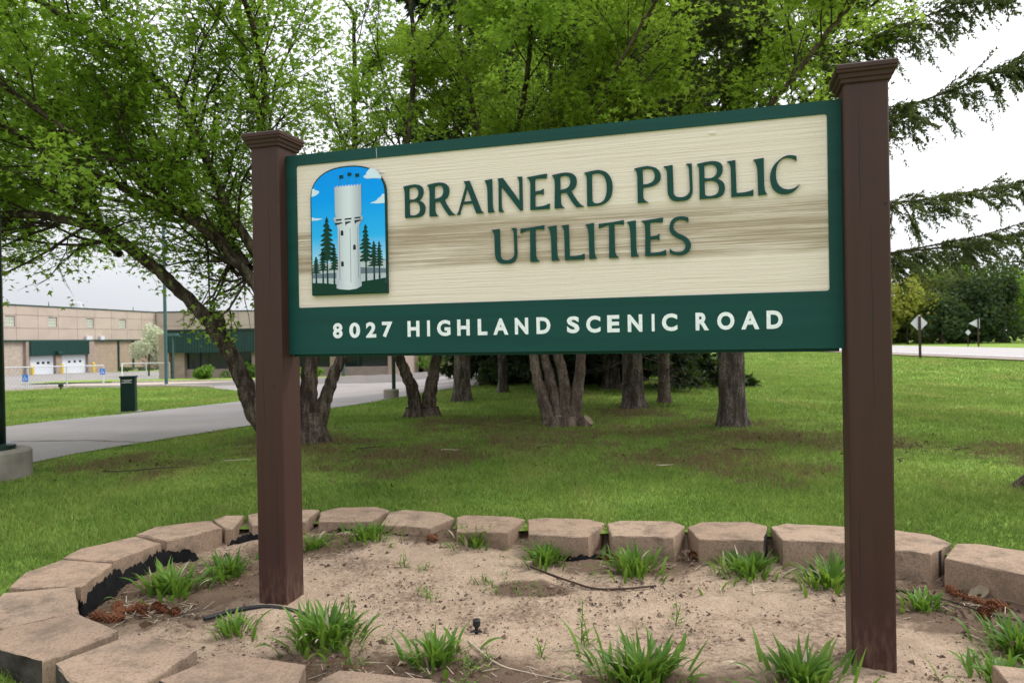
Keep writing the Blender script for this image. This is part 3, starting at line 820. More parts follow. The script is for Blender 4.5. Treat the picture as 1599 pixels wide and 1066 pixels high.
part('paint_scratch', MB().prism([[(0.553, 2.400), (0.5545, 2.400), (0.5515, ZT - .004), (0.550, ZT - .004)]], 0.0002, 0.0008, sf).mesh('paint_scratch', M['white']), sign)
part('bottom_rail', sbox(MB(), 0.02, 2.78, ZB - .014, ZB + .003, -0.046, -0.016).mesh('bottom_rail', M['logo_edge']), sign)

# --- letters of the name: flared capitals drawn as outlines, width 0..1, height 0..1
GL = {
 'B': ["M0 .97 Q.3 1.02 .55 1.02 Q.93 1 .93 .8 Q.93 .6 .7 .52 Q1 .46 1 .26 Q1 0 .6 0 L.08 0 L.08 .7 Q.08 .92 0 .97", "M.27 .92 Q.7 1 .72 .76 Q.72 .57 .45 .55 L.27 .56", "M.27 .48 Q.78 .55 .78 .25 Q.78 .06 .45 .06 Q.27 .06 .28 .15"],
 'R': ["M0 .97 Q.3 1.02 .45 1.02 Q.8 1 .8 .76 Q.8 .55 .62 .48 Q.75 .25 .88 .1 Q.93 .04 1.02 0 L.78 -.01 Q.65 .12 .47 .44 L.28 .44 L.28 .2 Q.28 .06 .4 0 L.08 0 L.1 .7 Q.1 .92 0 .97", "M.27 .92 Q.6 .99 .6 .75 Q.6 .52 .27 .53"],
 'A': ["M.28 .99 L.5 1 L.9 .1 Q.93 .04 1 0 L.73 0 L.6 .31 L.24 .31 L.16 .12 Q.13 .03 .14 0 L0 0 Q.06 .03 .1 .13 L.36 .85 Q.34 .95 .28 .99", "M.27 .38 L.57 .38 L.41 .8"],
 'I': ["M0 .97 L.77 1 L.78 .3 Q.8 .05 1 .01 L.33 0 L.3 .6 Q.28 .9 0 .97"],
 'N': ["M0 1 L.22 1 L.87 .28 L.87 .8 Q.86 .95 .78 1 L.98 1 L.99 0 L.88 0 L.14 .77 L.14 .2 Q.15 .05 .24 0 L.03 0 L.04 .85 Q.04 .95 0 1"],
 'E': ["M0 .97 L.9 1.03 L.88 .9 Q.6 .92 .36 .91 L.36 .53 L.62 .55 Q.7 .57 .74 .6 L.74 .42 Q.66 .46 .6 .46 L.36 .45 L.36 .08 Q.75 .07 1 .15 L1 0 L.14 0 L.16 .75 Q.14 .92 0 .97"],
 'D': ["M0 .97 Q.3 1.02 .5 1.02 Q1 .98 1 .5 Q1 .03 .45 0 L.1 0 L.1 .75 Q.1 .92 0 .97", "M.28 .92 Q.8 1.02 .8 .5 Q.8 .05 .45 .06 Q.3 .07 .28 .18"],
 'P': ["M0 .98 Q.3 1.02 .5 1.02 Q1 .98 1 .7 Q1 .43 .33 .43 L.33 .2 Q.33 .06 .52 0 L.12 0 L.12 .75 Q.1 .93 0 .98", "M.32 .94 Q.77 1.02 .78 .72 Q.76 .5 .33 .51"],
 'U': ["M0 .98 L.32 1 L.34 .22 Q.36 .08 .62 .08 Q.9 .1 .9 .3 L.88 .85 Q.86 .95 .78 1 L.98 1 L1 .3 Q1 0 .7 -.02 L.45 -.02 Q.14 0 .13 .3 L.12 .8 Q.1 .93 0 .98"],
 'L': ["M0 .98 L.33 1 L.36 .1 Q.75 .08 1 .16 L1 0 L.15 0 L.14 .8 Q.12 .93 0 .98"],
 'C': ["M.9 .97 Q.6 1.08 .35 .93 Q0 .75 0 .45 Q.02 0 .5 -.02 Q.85 -.02 1 .23 Q.85 .1 .62 .1 Q.2 .13 .2 .52 Q.22 .96 .58 .96 Q.78 .95 .9 .85"],
 'T': ["M0 .97 Q.5 .98 1 1.03 L1 .9 Q.8 .93 .62 .93 L.63 .2 Q.65 .06 .78 0 L.4 0 L.41 .92 Q.2 .9 0 .84"],
 'S': ["M.9 .98 L.9 .86 Q.72 .95 .45 .95 Q.2 .9 .2 .76 Q.2 .64 .55 .54 Q1 .42 1 .24 Q.96 -.02 .45 -.02 Q.15 0 .02 .06 L.02 .18 Q.2 .06 .45 .06 Q.74 .08 .75 .24 Q.75 .36 .4 .45 Q.02 .55 .02 .74 Q.05 1.02 .5 1.03 Q.75 1.03 .9 .98"],
}
def parse(path):
    import re
    pts = []
    for c, args in re.findall(r'([MLQ])([^MLQ]*)', path):
        a = [float(t) for t in args.split()]
        if c in 'ML': pts.append((a[0], a[1]))
        else:
            x0, y0 = pts[-1]
            for i in range(1, 9):
                t = i / 8; pts.append(((1 - t) ** 2 * x0 + 2 * t * (1 - t) * a[0] + t * t * a[2], (1 - t) ** 2 * y0 + 2 * t * (1 - t) * a[1] + t * t * a[3]))
    if abs(pts[0][0] - pts[-1][0]) + abs(pts[0][1] - pts[-1][1]) < 1e-6: pts.pop()
    return pts
def letter(ch, u0, u1, zb, zt):
    loops = [[(u0 + (u1 - u0) * a, zb + (zt - zb) * b) for a, b in parse(p)] for p in GL[ch]]
    mb = MB(); mb.prism(loops, -0.0068, 0.0045, sf)
    part('letter', mb.mesh('letter', M['letter_green']), sign)
W1 = [('B', .7022, .8241), ('R', .8367, .989), ('A', .9969, 1.1439), ('I', 1.1501, 1.202), ('N', 1.2198, 1.3494), ('E', 1.3713, 1.4851), ('R', 1.4979, 1.6521), ('D', 1.6578, 1.7946),
      ('P', 1.898, 2.0219), ('U', 2.0345, 2.1657), ('B', 2.1859, 2.3088), ('L', 2.3187, 2.4311), ('I', 2.4322, 2.4908), ('C', 2.5028, 2.6269)]
for ch, a, b in W1:
    t = (a - .7) / 1.75
    letter(ch, a, b, 2.0745 - .010 * t, 2.2410 - .011 * t)
W2 = [('U', 1.1829, 1.3156), ('T', 1.3348, 1.4556), ('I', 1.4724, 1.5307), ('L', 1.5407, 1.6536), ('I', 1.6602, 1.7142), ('T', 1.7258, 1.8459), ('I', 1.8598, 1.9145), ('E', 1.9282, 2.0401), ('S', 2.0553, 2.1541)]
for ch, a, b in W2: letter(ch, a, b, 1.8155, 1.9865)
# --- address line: white sans capitals
ADDR = list(zip('8027HIGHLANDSCENICROAD', [(.2747, .3332), (.3736, .4382), (.4728, .533), (.5671, .6282), (.7136, .7815), (.8242, .8405), (.8796, .9538), (.9905, 1.0587), (1.1012, 1.1526), (1.1836, 1.2635), (1.297, 1.3664), (1.4083, 1.4794), (1.5614, 1.6236), (1.6566, 1.7263), (1.7587, 1.8175), (1.8564, 1.9252), (1.9688, 1.9823), (2.0161, 2.087), (2.1689, 2.2289), (2.2651, 2.3407), (2.3698, 2.4478), (2.4789, 2.5468)]))
tmp = {}
for ch in sorted(set(c for c, _ in ADDR)):
    cu = bpy.data.curves.new('t', 'FONT'); cu.body = ch; cu.offset = 0.040; cu.extrude = 0.0; cu.resolution_u = 4
    o = bpy.data.objects.new('t', cu); COL.objects.link(o); tmp[ch] = o
dg = bpy.context.evaluated_depsgraph_get()
glyph = {}
for ch, o in tmp.items():
    me = o.evaluated_get(dg).to_mesh()
    co = np.empty(len(me.vertices) * 3); me.vertices.foreach_get('co', co); co = co.reshape(-1, 3)
    fs = [tuple(p.vertices) for p in me.polygons]
    mn = co.min(0); mx = co.max(0)
    glyph[ch] = ((co[:, :2] - mn[:2]) / (mx[:2] - mn[:2]), fs)
    o.evaluated_get(dg).to_mesh_clear()
for o in tmp.values():
    cu = o.data; bpy.data.objects.remove(o); bpy.data.curves.remove(cu)
for ch, (a, b) in ADDR:
    co, fs = glyph[ch]
    t = (a - .27) / 2.2; z0 = 1.4555 + .007 * t; z1 = 1.5375 + .007 * t
    mb = MB(); mb.add([sf(a + (b - a) * p[0], z0 + (z1 - z0) * p[1], 0.0014) for p in co], fs)
    part('address_letter', mb.mesh('address_letter', M['white_letter']), sign)

# --- the arched emblem
def arch(u0, u1, z0, zs, zt, n=28):
    pts = [(u0, z0), (u1, z0)]
    cx, rx, rz = (u0 + u1) / 2, (u1 - u0) / 2, zt - zs
    for i in range(n + 1):
        a = math.pi * i / n; e = 0.86
        c, s_ = math.cos(a), math.sin(a)
        pts.append((cx + rx * math.copysign(abs(c) ** e, c), zs + rz * abs(s_) ** e))
    return pts
AU0, AU1, AZ0, AZS, AZT = .159, .608, 1.688, 2.205, 2.370
plq = part('emblem_plaque', MB().prism([arch(AU0, AU1, AZ0, AZS, AZT)], -0.0065, 0.014, sf).mesh('emblem_plaque', M['logo_edge']), sign)
def grad_attr(me, name, fn):
    at = me.attributes.new(name, 'FLOAT', 'POINT')
    for i, v in enumerate(me.vertices): at.data[i].value = fn(v.co)
def layer(name, polys, k, mat, attr=None):
    mb = MB()
    for lp in polys: mb.prism([lp], 0.0142 + k * .0005, 0.0142 + k * .0005 + .0003, sf)
    me = mb.mesh(name, mat)
    if attr: grad_attr(me, *attr)
    return part(name, me, plq)
IU0, IU1 = AU0 + .006, AU1 - .006
layer('sky_panel', [arch(IU0, IU1, 1.74, AZS, AZT - .007)], 0, M['logo_sky'], ('pv', lambda c: c.z))
layer('lake', [[(IU0, 1.75), (IU1, 1.75), (IU1, 1.862), (.54, 1.885), (.47, 1.905), (.40, 1.895), (.33, 1.868), (.25, 1.858), (IU0, 1.86)]], 1, M['logo_lake'])
for lp in [[(IU0, 1.782), (.31, 1.777), (.31, 1.806), (IU0, 1.803)], [(.455, 1.795), (IU1, 1.794), (IU1, 1.818), (.455, 1.829)], [(.30, 1.858), (.33, 1.868), (.30, 1.875)], [(.545, 1.884), (IU1, 1.862), (IU1, 1.857)]]: layer('shore', [lp], 2, M['logo_hill'])
def puff(pts): return pts
layer('cloud', [[(.482, 2.300), (.50, 2.293), (.54, 2.292), (.585, 2.287), (.584, 2.300), (.570, 2.318), (.552, 2.337), (.533, 2.345), (.515, 2.343), (.507, 2.332), (.497, 2.326), (.499, 2.316), (.484, 2.310)]], 1, M['logo_cloud'])
layer('cloud', [[(IU0 + .0005, 2.222), (.180, 2.222), (.198, 2.229), (.214, 2.240), (.212, 2.250), (.193, 2.254), (.183, 2.264), (IU0 + .006, 2.262)]], 1, M['logo_cloud'])
layer('cloud', [[(.517, 2.163), (.56, 2.158), (IU1 - .0005, 2.158), (IU1 - .0005, 2.205), (.590, 2.207), (.580, 2.193), (.566, 2.187), (.554, 2.174)]], 1, M['logo_cloud'])
layer('cloud', [[(IU0 + .0005, 2.092), (.20, 2.092), (.235, 2.098), (.215, 2.102), (.185, 2.104), (IU0 + .0005, 2.111)]], 1, M['logo_cloud'])
layer('grass_mound', [[(IU0, AZ0 + .004), (IU1, AZ0 + .004), (IU1, 1.769), (.55, 1.762), (.468, 1.754), (.40, 1.742), (.30, 1.746), (.22, 1.753), (IU0, 1.756)]], 3, M['logo_dark'])
def pine(u, zb, zt, hw, seed):
    q = random.Random(seed); L_, Rr = [], []
    tiers = 9; crown_b = zb + (zt - zb) * 0.36
    for i in range(tiers):
        t = i / tiers; z = zt - (zt - crown_b) * (t + .09); w = hw * (0.22 + 0.78 * t ** .7)
        for side, lst in ((-1, L_), (1, Rr)):
            ww = w * q.uniform(.7, 1.15); dz = (zt - crown_b) / tiers
            lst.append((u + side * ww * .45, z + dz * .35)); lst.append((u + side * ww, z - dz * q.uniform(.1, .35))); lst.append((u + side * ww * .6, z - dz * .42)); lst.append((u + side * w * .22, z - dz * .30))
    tw = .0035
    return [(u, zt)] + Rr + [(u + tw, crown_b - .01), (u + tw * 1.5, zb - .004), (u - tw * 1.5, zb - .004), (u - tw, crown_b - .01)] + L_[::-1]
for i, (u, zb, zt, hw) in enumerate([(.257, 1.752, 2.109, .062), (.188, 1.758, 1.899, .034), (.230, 1.756, 1.943, .034), (.298, 1.747, 1.963, .036), (.488, 1.755, 2.056, .054), (.535, 1.760, 1.966, .040), (.566, 1.763, 1.962, .034)]):
    layer('pine_silhouette', [pine(u, zb, zt, hw, i + 3)], 4, M['logo_dark'])
tow = [(.311, 1.722), (.335, 1.716), (.386, 1.712), (.43, 1.716), (.4615, 1.730), (.461, 1.752), (.4525, 1.758), (.451, 2.050), (.462, 2.068), (.4745, 2.083), (.4745, 2.098), (.463, 2.101), (.4675, 2.12)]
top = [(.4675, 2.268)]
n_ = 9
for i in range(n_):
    a = .4675 - (.4675 - .3085) * i / n_; b = .4675 - (.4675 - .3085) * (i + 1) / n_; m_ = (a + b) / 2
    top += [(m_ + .002, 2.268), (m_ + .001, 2.262), (b + .002, 2.262), (b + .001, 2.268)]
tow = tow + top + [(.3085, 2.268), (.3085, 2.122), (.314, 2.104), (.300, 2.100), (.300, 2.086), (.313, 2.068), (.3235, 2.045), (.3225, 1.756), (.311, 1.752)]
layer('water_tower', [tow], 5, M['logo_tower'], ('pu', lambda c: (c - SO).dot(SU)))
def arched_win(u, z): return [(u - .008, z - .014), (u + .008, z - .014), (u + .008, z + .006), (u + .004, z + .013), (u - .004, z + .013), (u - .008, z + .006)]
for u, z in ((.3495, 2.016), (.4222, 1.937), (.3488, 1.852)): layer('tower_window', [arched_win(u, z)], 6, M['logo_black'])
for u, z0, z1 in ((.333, 1.765, 2.035), (.398, 1.752, 2.040), (.443, 1.772, 2.042)): layer('tower_line', [[(u - .0012, z0), (u + .0012, z0), (u + .0012, z1), (u - .0012, z1)]], 6, M['logo_hill'])
for u0, u1, z in ((.312, .348, 2.0855), (.365, .407, 2.0875), (.424, .460, 2.0905)): layer('tower_slot', [[(u0, z - .004), (u1, z - .003), (u1 + .001, z + .005), (u0 + .004, z + .004)]], 6, M['logo_black'])
for u0, u1, z in ((.307, .352, 2.066), (.369, .402, 2.069), (.425, .463, 2.074)): layer('tower_bracket', [[(u0 + .002, z - .016 if u0 > .33 else z - .005), (u0 + .012, z - .006), (u1, z), (u1, z + .006), (u0, z + .005)]], 6, M['logo_black'])
for (u, z), (pu, pz) in zip(((.3502, 2.3146), (.3989, 2.3245), (.4451, 2.3161)), ((.338, 2.269), (.3855, 2.273), (.431, 2.277))):
    fl = layer('tower_flag', [[(u - .011, z - .009), (u + .011, z - .009), (u + .011, z + .008), (u - .011, z + .008)]], 6, M['logo_dark'])
    layer('flag_staff', [[(pu - .0008, pz - .004), (pu + .0008, pz - .004), (u - .0095, z), (u - .011, z)]], 5, M['logo_hill'])

# ------------------------------------------------------------------ block ring
ring = thing('planter_wall', 'low ring of tan concrete blocks around the sign bed', 'retaining wall', (0.1, 4.0, 0))
def block_mesh(poly, top, bottom, seed):
    q = random.Random(seed); pts = []
    c = np.mean(poly, axis=0)
    n = len(poly)
    for i in range(n):
        a = np.array(poly[i]); b = np.array(poly[(i + 1) % n]); m = max(2, int(np.linalg.norm(b - a) / .05))
        for k in range(m):
            p = a + (b - a) * k / m + np.array([q.gauss(0, .0016), q.gauss(0, .0016)])
            pts.append(p)
    N = len(pts); mb = MB(); vs = []
    tilt = (q.uniform(-.012, .012), q.uniform(-.012, .012))
    rings = [(0.0, bottom, 0), (0.0, (top + bottom) / 2, .002), (0.0, top - .008, .002), (.002, top - .003, .0015), (.007, top, .0008)]
    for ins, z, jit in rings:
        for p in pts:
            d = c - p; d = d / np.linalg.norm(d)
            zz = z + (tilt[0] * (p[0] - c[0]) + tilt[1] * (p[1] - c[1]) if z > 0.05 else 0)
            vs.append((p[0] + d[0] * (ins + q.gauss(0, jit)), p[1] + d[1] * (ins + q.gauss(0, jit)), zz + q.gauss(0, .001)))
    fs = []
    for r_ in range(len(rings) - 1):
        for i in range(N):
            j = (i + 1) % N
            fs.append((r_ * N + i, r_ * N + j, (r_ + 1) * N + j, (r_ + 1) * N + i))
    fs.append(tuple(range((len(rings) - 1) * N, len(rings) * N)))
    mb.add(vs, fs)
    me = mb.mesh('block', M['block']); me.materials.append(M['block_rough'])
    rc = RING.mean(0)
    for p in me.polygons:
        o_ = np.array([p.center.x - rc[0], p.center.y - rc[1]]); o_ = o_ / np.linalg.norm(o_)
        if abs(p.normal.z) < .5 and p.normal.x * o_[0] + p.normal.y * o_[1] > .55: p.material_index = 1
    return me
for i, bp in enumerate(BLOCKS):
    top = 0.16 + rnd.uniform(-.004, .004)
    o = part('block', block_mesh(bp, top, -0.20, i), ring)

# second course showing dark split faces outside the near blocks
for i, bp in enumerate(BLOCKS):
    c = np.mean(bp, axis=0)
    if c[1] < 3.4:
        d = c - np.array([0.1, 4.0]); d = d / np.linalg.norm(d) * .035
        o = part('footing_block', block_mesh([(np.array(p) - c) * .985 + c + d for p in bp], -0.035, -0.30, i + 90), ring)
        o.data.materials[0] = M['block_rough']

# black landscape fabric showing along the inside of the blocks
def fabric(pts, lo, hi, label, seed):
    q = random.Random(seed); P = []
    for i in range(len(pts) - 1):
        a = np.array(pts[i]); b = np.array(pts[i + 1]); m = max(2, int(np.linalg.norm(b - a) / .012))
        for k in range(m): P.append(a + (b - a) * k / m)
    P.append(np.array(pts[-1])); n = len(P)
    c = np.array([0.0, 4.0]); vs = []; fs = []
    hcur = 0
    for i, p in enumerate(P):
        e = min(1, i / 8, (n - 1 - i) / 8)
        inn = (c - p) / np.linalg.norm(c - p)
        hcur = 0.8 * hcur + q.gauss(0, .006)
        z0 = float(soil(*p)) - .02; zt = lo + (hi - lo) * e + hcur + q.uniform(-.012, .012)
        w = 0.012 + 0.006 * math.sin(i * .35) + q.uniform(0, .003)
        for dd, z in ((w + .05, z0), (w + .012, z0 + .35 * (zt - z0)), (w, zt), (w - .006, zt - .004), (w - .004, z0)):
            pp = p + inn * dd; vs.append((pp[0], pp[1], z))
    for i in range(n - 1):
        for j in range(4): fs.append((5 * i + j, 5 * i + j + 1, 5 * i + 6 + j, 5 * i + 5 + j))
    mb = MB().add(vs, fs)
    return single('landscape_fabric', mb.mesh('landscape_fabric', M['fabric'], True), label, 'fabric')
fabric([(-2.11, 3.50), (-2.33, 3.84), (-2.37, 4.26), (-2.28, 4.64), (-2.26, 4.72), (-2.10, 4.78)], .03, .10, 'torn black landscape fabric along the left inside of the block ring', 1)
fabric([(-1.40, 5.15), (-1.02, 5.12), (-0.94, 5.06), (-0.58, 4.93)], .055, .105, 'black landscape fabric under the blocks behind the left post', 2)
fabric([(0.12, 4.70), (0.47, 4.63), (0.62, 4.66)], .02, .05, 'strip of black landscape fabric under the middle back blocks', 3)
fabric([(-2.0, 5.0), (-1.85, 5.07), (-1.6, 5.10)], .05, .10, 'scrap of black landscape fabric left of the left post', 4)

# ------------------------------------------------------------------ daylilies and weeds in the bed
def strap_leaves(cx, cy, n, length, spread, seed, width=.0088):
    q = np.random.default_rng(seed); V = []; F = []; o = 0
    for i in range(n):
        a = q.uniform(0, 2 * np.pi); r0 = abs(q.normal(0, spread * .36)); L_ = length * q.uniform(.55, 1.1)
        bx, by = cx + math.cos(a + q.normal(0, .6)) * r0, cy + math.sin(a + q.normal(0, .6)) * r0
        th = q.uniform(.05, .55) + r0 / spread * .2; bend = abs(q.normal(1.15, .6)); w = width * q.uniform(.7, 1.25)
        d = np.array([math.cos(a), math.sin(a)]); pz = float(soil(bx, by)) - .01; px = 0.0
        ns = 6; t_ = th
        side = np.array([-d[1], d[0]]); tw = q.normal(0, .25)
        for k in range(ns + 1):
            t = k / ns; ww = w * (0.55 + 1.2 * t * (1 - t) * 2) * (1 - t ** 3) + .0004
            c = np.array([bx + d[0] * px, by + d[1] * px, pz])
            s3 = np.array([side[0], side[1], tw * t])
            up = .35 * ww
            V += [c - s3 * ww, c - np.array([0, 0, up]), c + s3 * ww]
            if k < ns: F += [(o + 3 * k, o + 3 * k + 1, o + 3 * k + 4, o + 3 * k + 3), (o + 3 * k + 1, o + 3 * k + 2, o + 3 * k + 5, o + 3 * k + 4)]
            px += math.sin(t_) * L_ / ns; pz += math.cos(t_) * L_ / ns; t_ += bend / ns * (0.5 + 1.2 * t)
        o += 3 * (ns + 1)
    me = np_mesh('foliage', np.array(V), np.array(F), M['lily'], True); me.materials.append(M['straw'])
    dead = np.repeat(q.uniform(0, 1, n) < .02, 12).astype(np.int32)
    if len(dead) == len(me.polygons): me.polygons.foreach_set('material_index', dead)
    return me
LILY = [
 (-1.98, 4.16, 80, .25, .30, 'dense daylily clump left of the left post, beside the torn black fabric'),
 (-1.78, 4.47, 46, .20, .22, 'daylily clump just behind the one nearest the left blocks'),
 (-1.0, 4.92, 60, .19, .26, 'daylily clump against the black fabric right of the left post'),
 (-1.36, 4.84, 26, .17, .16, 'small daylily clump peeking out behind the left post'),
 (-0.27, 4.80, 56, .19, .22, 'daylily clump at the back blocks under the sign emblem'),
 (0.20, 4.58, 56, .21, .22, 'daylily clump at the back blocks under the middle of the sign'),
 (0.72, 4.38, 66, .24, .26, 'daylily clump with spiky leaves in front of the middle back blocks'),
 (1.40, 4.36, 84, .20, .36, 'wide low daylily clump at the back blocks left of the right post'),
 (1.80, 4.12, 62, .24, .25, 'daylily clump touching the right post'),
 (-0.91, 3.45, 96, .27, .28, 'large daylily clump in front of the left post'),
 (-1.40, 3.60, 22, .16, .14, 'sparse daylily clump growing over the black hose'),
 (-0.36, 3.21, 52, .20, .20, 'upright daylily clump in front of the sprinkler head'),
 (0.52, 3.02, 100, .25, .30, 'largest front daylily clump under the middle of the sign'),
 (1.16, 2.93, 74, .23, .26, 'front daylily clump left of the right post foot'),
 (2.24, 3.22, 66, .23, .28, 'daylily clump at the right edge of the bed'),
 (2.10, 3.74, 30, .14, .14, 'small daylily clump right of the right post'),
 (1.96, 2.93, 40, .19, .18, 'daylily clump in the lower right corner of the bed'),
]
for i, (x_, y_, n_l, ln, sp_, lab) in enumerate(LILY):
    t = thing('daylily', lab, 'plant', (x_, y_, float(soil(x_, y_))), 'daylilies in the sign bed')
    part('foliage', strap_leaves(x_, y_, int(n_l * 1.9), ln * .80, sp_ * 1.0, 50 + i), t, 'stuff')
def weed_mesh(cx, cy, h, n_st, seed, sprawl=0.0):
    q = np.random.default_rng(seed); st = Big(); LV = []; LF = []; o = 0
    for s in range(n_st):
        a = q.uniform(0, 2 * np.pi); b = np.array([cx + q.normal(0, .012 + sprawl * .5), cy + q.normal(0, .012 + sprawl * .5), 0]); b[2] = float(soil(b[0], b[1])) - .01
        ln = h * q.uniform(.6, 1.05); le = q.uniform(.05, .35) + sprawl * 3
        tip = b + np.array([math.cos(a) * ln * le, math.sin(a) * ln * le, ln])
        P = np.array([b, b * .5 + tip * .5 + q.normal(0, .006, 3), tip]); st.tube(P, np.array([.0028, .0022, .0012]), 4)
        nl = max(4, int(ln / .012))
        for k in range(nl):
            t = (k + 1) / nl; c = b + (tip - b) * t; aa = k * 2.4 + q.normal(0, .3); ll = .055 * (1 - .55 * t) * q.uniform(.7, 1.2) * min(1, h / .12 + .4)
            d = np.array([math.cos(aa), math.sin(aa), q.uniform(-.1, .7)]); d /= np.linalg.norm(d)
            s3 = np.array([-math.sin(aa), math.cos(aa), 0]) * ll * .16
            LV += [c, c + d * ll * .5 + s3, c + d * ll, c + d * ll * .5 - s3]; LF.append((o, o + 1, o + 2, o + 3)); o += 4
    return st, np.array(LV), np.array(LF)
WEED = [
 (0.32, 3.37, .22, 3, 0, 'tall leafy weed beside the largest front daylily'),
 (-0.15, 4.23, .05, 14, .10, 'low mat of weeds in the middle of the sand'),
 (0.06, 4.08, .04, 9, .10, 'thin weed patch right of the low weed mat'),
 (-0.50, 4.05, .06, 7, .04, 'small weed tuft on the sand under the emblem'),
 (-0.69, 4.45, .12, 3, 0, 'upright seedling on the sand behind the left post'),
 (-0.58, 4.40, .07, 4, .02, 'small weed beside the upright seedling'),
 (0.80, 3.62, .15, 2, 0, 'slender weed alone on the sand under the address line'),
 (2.30, 4.24, .08, 5, .02, 'bushy weed at the blocks right of the right post'),
 (0.12, 3.28, .11, 2, 0, 'lone seedling left of the tall leafy weed'),
 (-0.20, 3.10, .06, 14, .12, 'spreading weeds right of the upright front daylily'),
 (-0.86, 3.72, .17, 3, 0, 'tall weed rising behind the large daylily in front of the left post'),
 (1.98, 3.12, .08, 4, .02, 'pale weed near the lower right corner'),
 (-0.78, 3.22, .05, 16, .12, 'low weeds under the large daylily near the front blocks'),
]
for i, (x_, y_, h_, n_s, spw, lab) in enumerate(WEED):
    st, lv, lf = weed_mesh(x_, y_, h_, n_s, 200 + i, spw)
    t = thing('weed', lab, 'weed', (x_, y_, float(soil(x_, y_))), 'weeds in the sign bed')
    part('stem', st.mesh('stem', M['weed']), t, 'stuff'); part('foliage', np_mesh('foliage', lv, lf, M['weed']), t, 'stuff')

# ------------------------------------------------------------------ hose, sprinkler, cable, twigs, cones, litter
def smooth_path(pts, n=8):
    P = np.array(pts, float); P = np.vstack([2 * P[0] - P[1], P, 2 * P[-1] - P[-2]]); out = []
    for i in range(1, len(P) - 2):
        for k in range(n):
            t = k / n; a, b, c, d = P[i - 1], P[i], P[i + 1], P[i + 2]
            out.append(.5 * ((2 * b) + (c - a) * t + (2 * a - 5 * b + 4 * c - d) * t * t + (3 * b - a - 3 * c + d) * t ** 3))
    out.append(P[-2]); return np.array(out)
def ground_line(name, pts, rad, mat, label, cat, lift=0.0, taper=False):
    P = smooth_path([(a, b, 0) for a, b in pts]); P[:, 2] = soil(P[:, 0], P[:, 1]) + rad * .8 + lift
    rr = np.full(len(P), rad)
    if taper: rr = rad * np.linspace(1, .4, len(P))
    mb = MB(); mb.tube(P, rr, 8)
    return single(name, mb.mesh(name, mat, True), label, cat)
ground_line('irrigation_hose', [(-1.62, 3.74), (-1.52, 3.84), (-1.40, 3.885), (-1.26, 3.87), (-1.10, 3.80)], .0125, M['hose'], 'black irrigation hose lying at the foot of the left post', 'hose')
ground_line('thin_cable', [(0.09, 4.49), (0.17, 4.41), (0.32, 4.23), (0.45, 4.10), (0.63, 4.08), (0.80, 4.13)], .006, M['rust_post'], 'thin brown cable curving over the sand below the sign', 'cable', .004)
ground_line('fallen_branch', [(2.08, 3.97), (2.2, 3.86), (2.3, 3.73), (2.36, 3.61), (2.50, 3.50)], .008, M['twig'], 'long thin fallen branch right of the right post', 'branch', .004, True)
ground_line('dead_stalk', [(-0.23, 3.42), (-0.20, 3.36), (-0.08, 3.18), (0.06, 3.11), (0.22, 3.05)], .005, M['straw'], 'long dead stalk bent on the sand in front of the sprinkler', 'stalk', .004, True)
ground_line('dead_stalk', [(-0.66, 3.52), (-0.48, 3.42), (-0.40, 3.36)], .003, M['straw'], 'short dead stalk right of the large front daylily', 'stalk', .004, True)
ground_line('dead_stalk', [(1.31, 3.98), (1.33, 4.05), (1.36, 4.16)], .005, M['straw'], 'pale dead stalk below the wide low daylily', 'stalk', .01, True)
t = thing('sprinkler_head', 'small black sprinkler head standing in the sand', 'sprinkler', (-0.2, 3.55, float(soil(-.2, 3.55))))
z0 = float(soil(-.2, 3.55))
part('riser', MB().tube([(-.2, 3.55, z0 - .05), (-.198, 3.55, z0 + .03)], [.009, .009], 10).mesh('riser', M['hose'], False), t)
part('cap', MB().tube([(-.199, 3.55, z0 + .025), (-.198, 3.55, z0 + .032), (-.197, 3.55, z0 + .058), (-.197, 3.55, z0 + .062)], [.014, .019, .019, .015], 14).mesh('cap', M['hose'], False), t)
part('base', MB().tube([(-.23, 3.54, z0 + .004), (-.2, 3.55, z0 + .006), (-.17, 3.54, z0 + .004)], [.004, .009, .004], 8).mesh('base', M['hose'], False), t)
def cone_mesh(s):
    mb = MB(); q = random.Random(3)
    for k in range(9):
        t = k / 8; rr = s * .24 * math.sin(math.pi * (0.12 + .8 * t)) ; x0 = (t - .5) * s
        for j in range(8):
            a = j * math.pi / 4 + k * .4; p = (x0, rr * math.cos(a), rr * math.sin(a))
            mb.add([(x0 - s * .08, p[1] * .5, p[2] * .5), (x0 + s * .05, p[1] * 1.25 - p[2] * .35, p[2] * 1.25 + p[1] * .35), (x0 + s * .09, p[1] * 1.3, p[2] * 1.3), (x0 + s * .05, p[1] * 1.25 + p[2] * .35, p[2] * 1.25 - p[1] * .35)], [(0, 1, 2, 3)])
    mb.tube([(-s * .5, 0, 0), (0, 0, 0), (s * .5, 0, 0)], [s * .06, s * .16, s * .03], 8)
    me = bpy.data.meshes.new('spruce_cone'); me.from_pydata(mb.v, [], mb.f); me.materials.append(M['cone']); return me
cme = cone_mesh(.10)
CONES = [(-2.16, 3.90), (-2.10, 3.83), (-2.03, 3.86), (-1.96, 3.79), (-1.88, 3.83), (-1.80, 3.80), (-2.18, 3.78), (-2.08, 3.74), (-1.93, 3.87), (2.37, 3.85), (2.41, 3.76), (2.42, 3.68), (2.33, 3.60), (2.48, 3.72), (-.56, 4.86), (1.13, 4.60), (2.38, 3.94), (0.60, 4.60)]
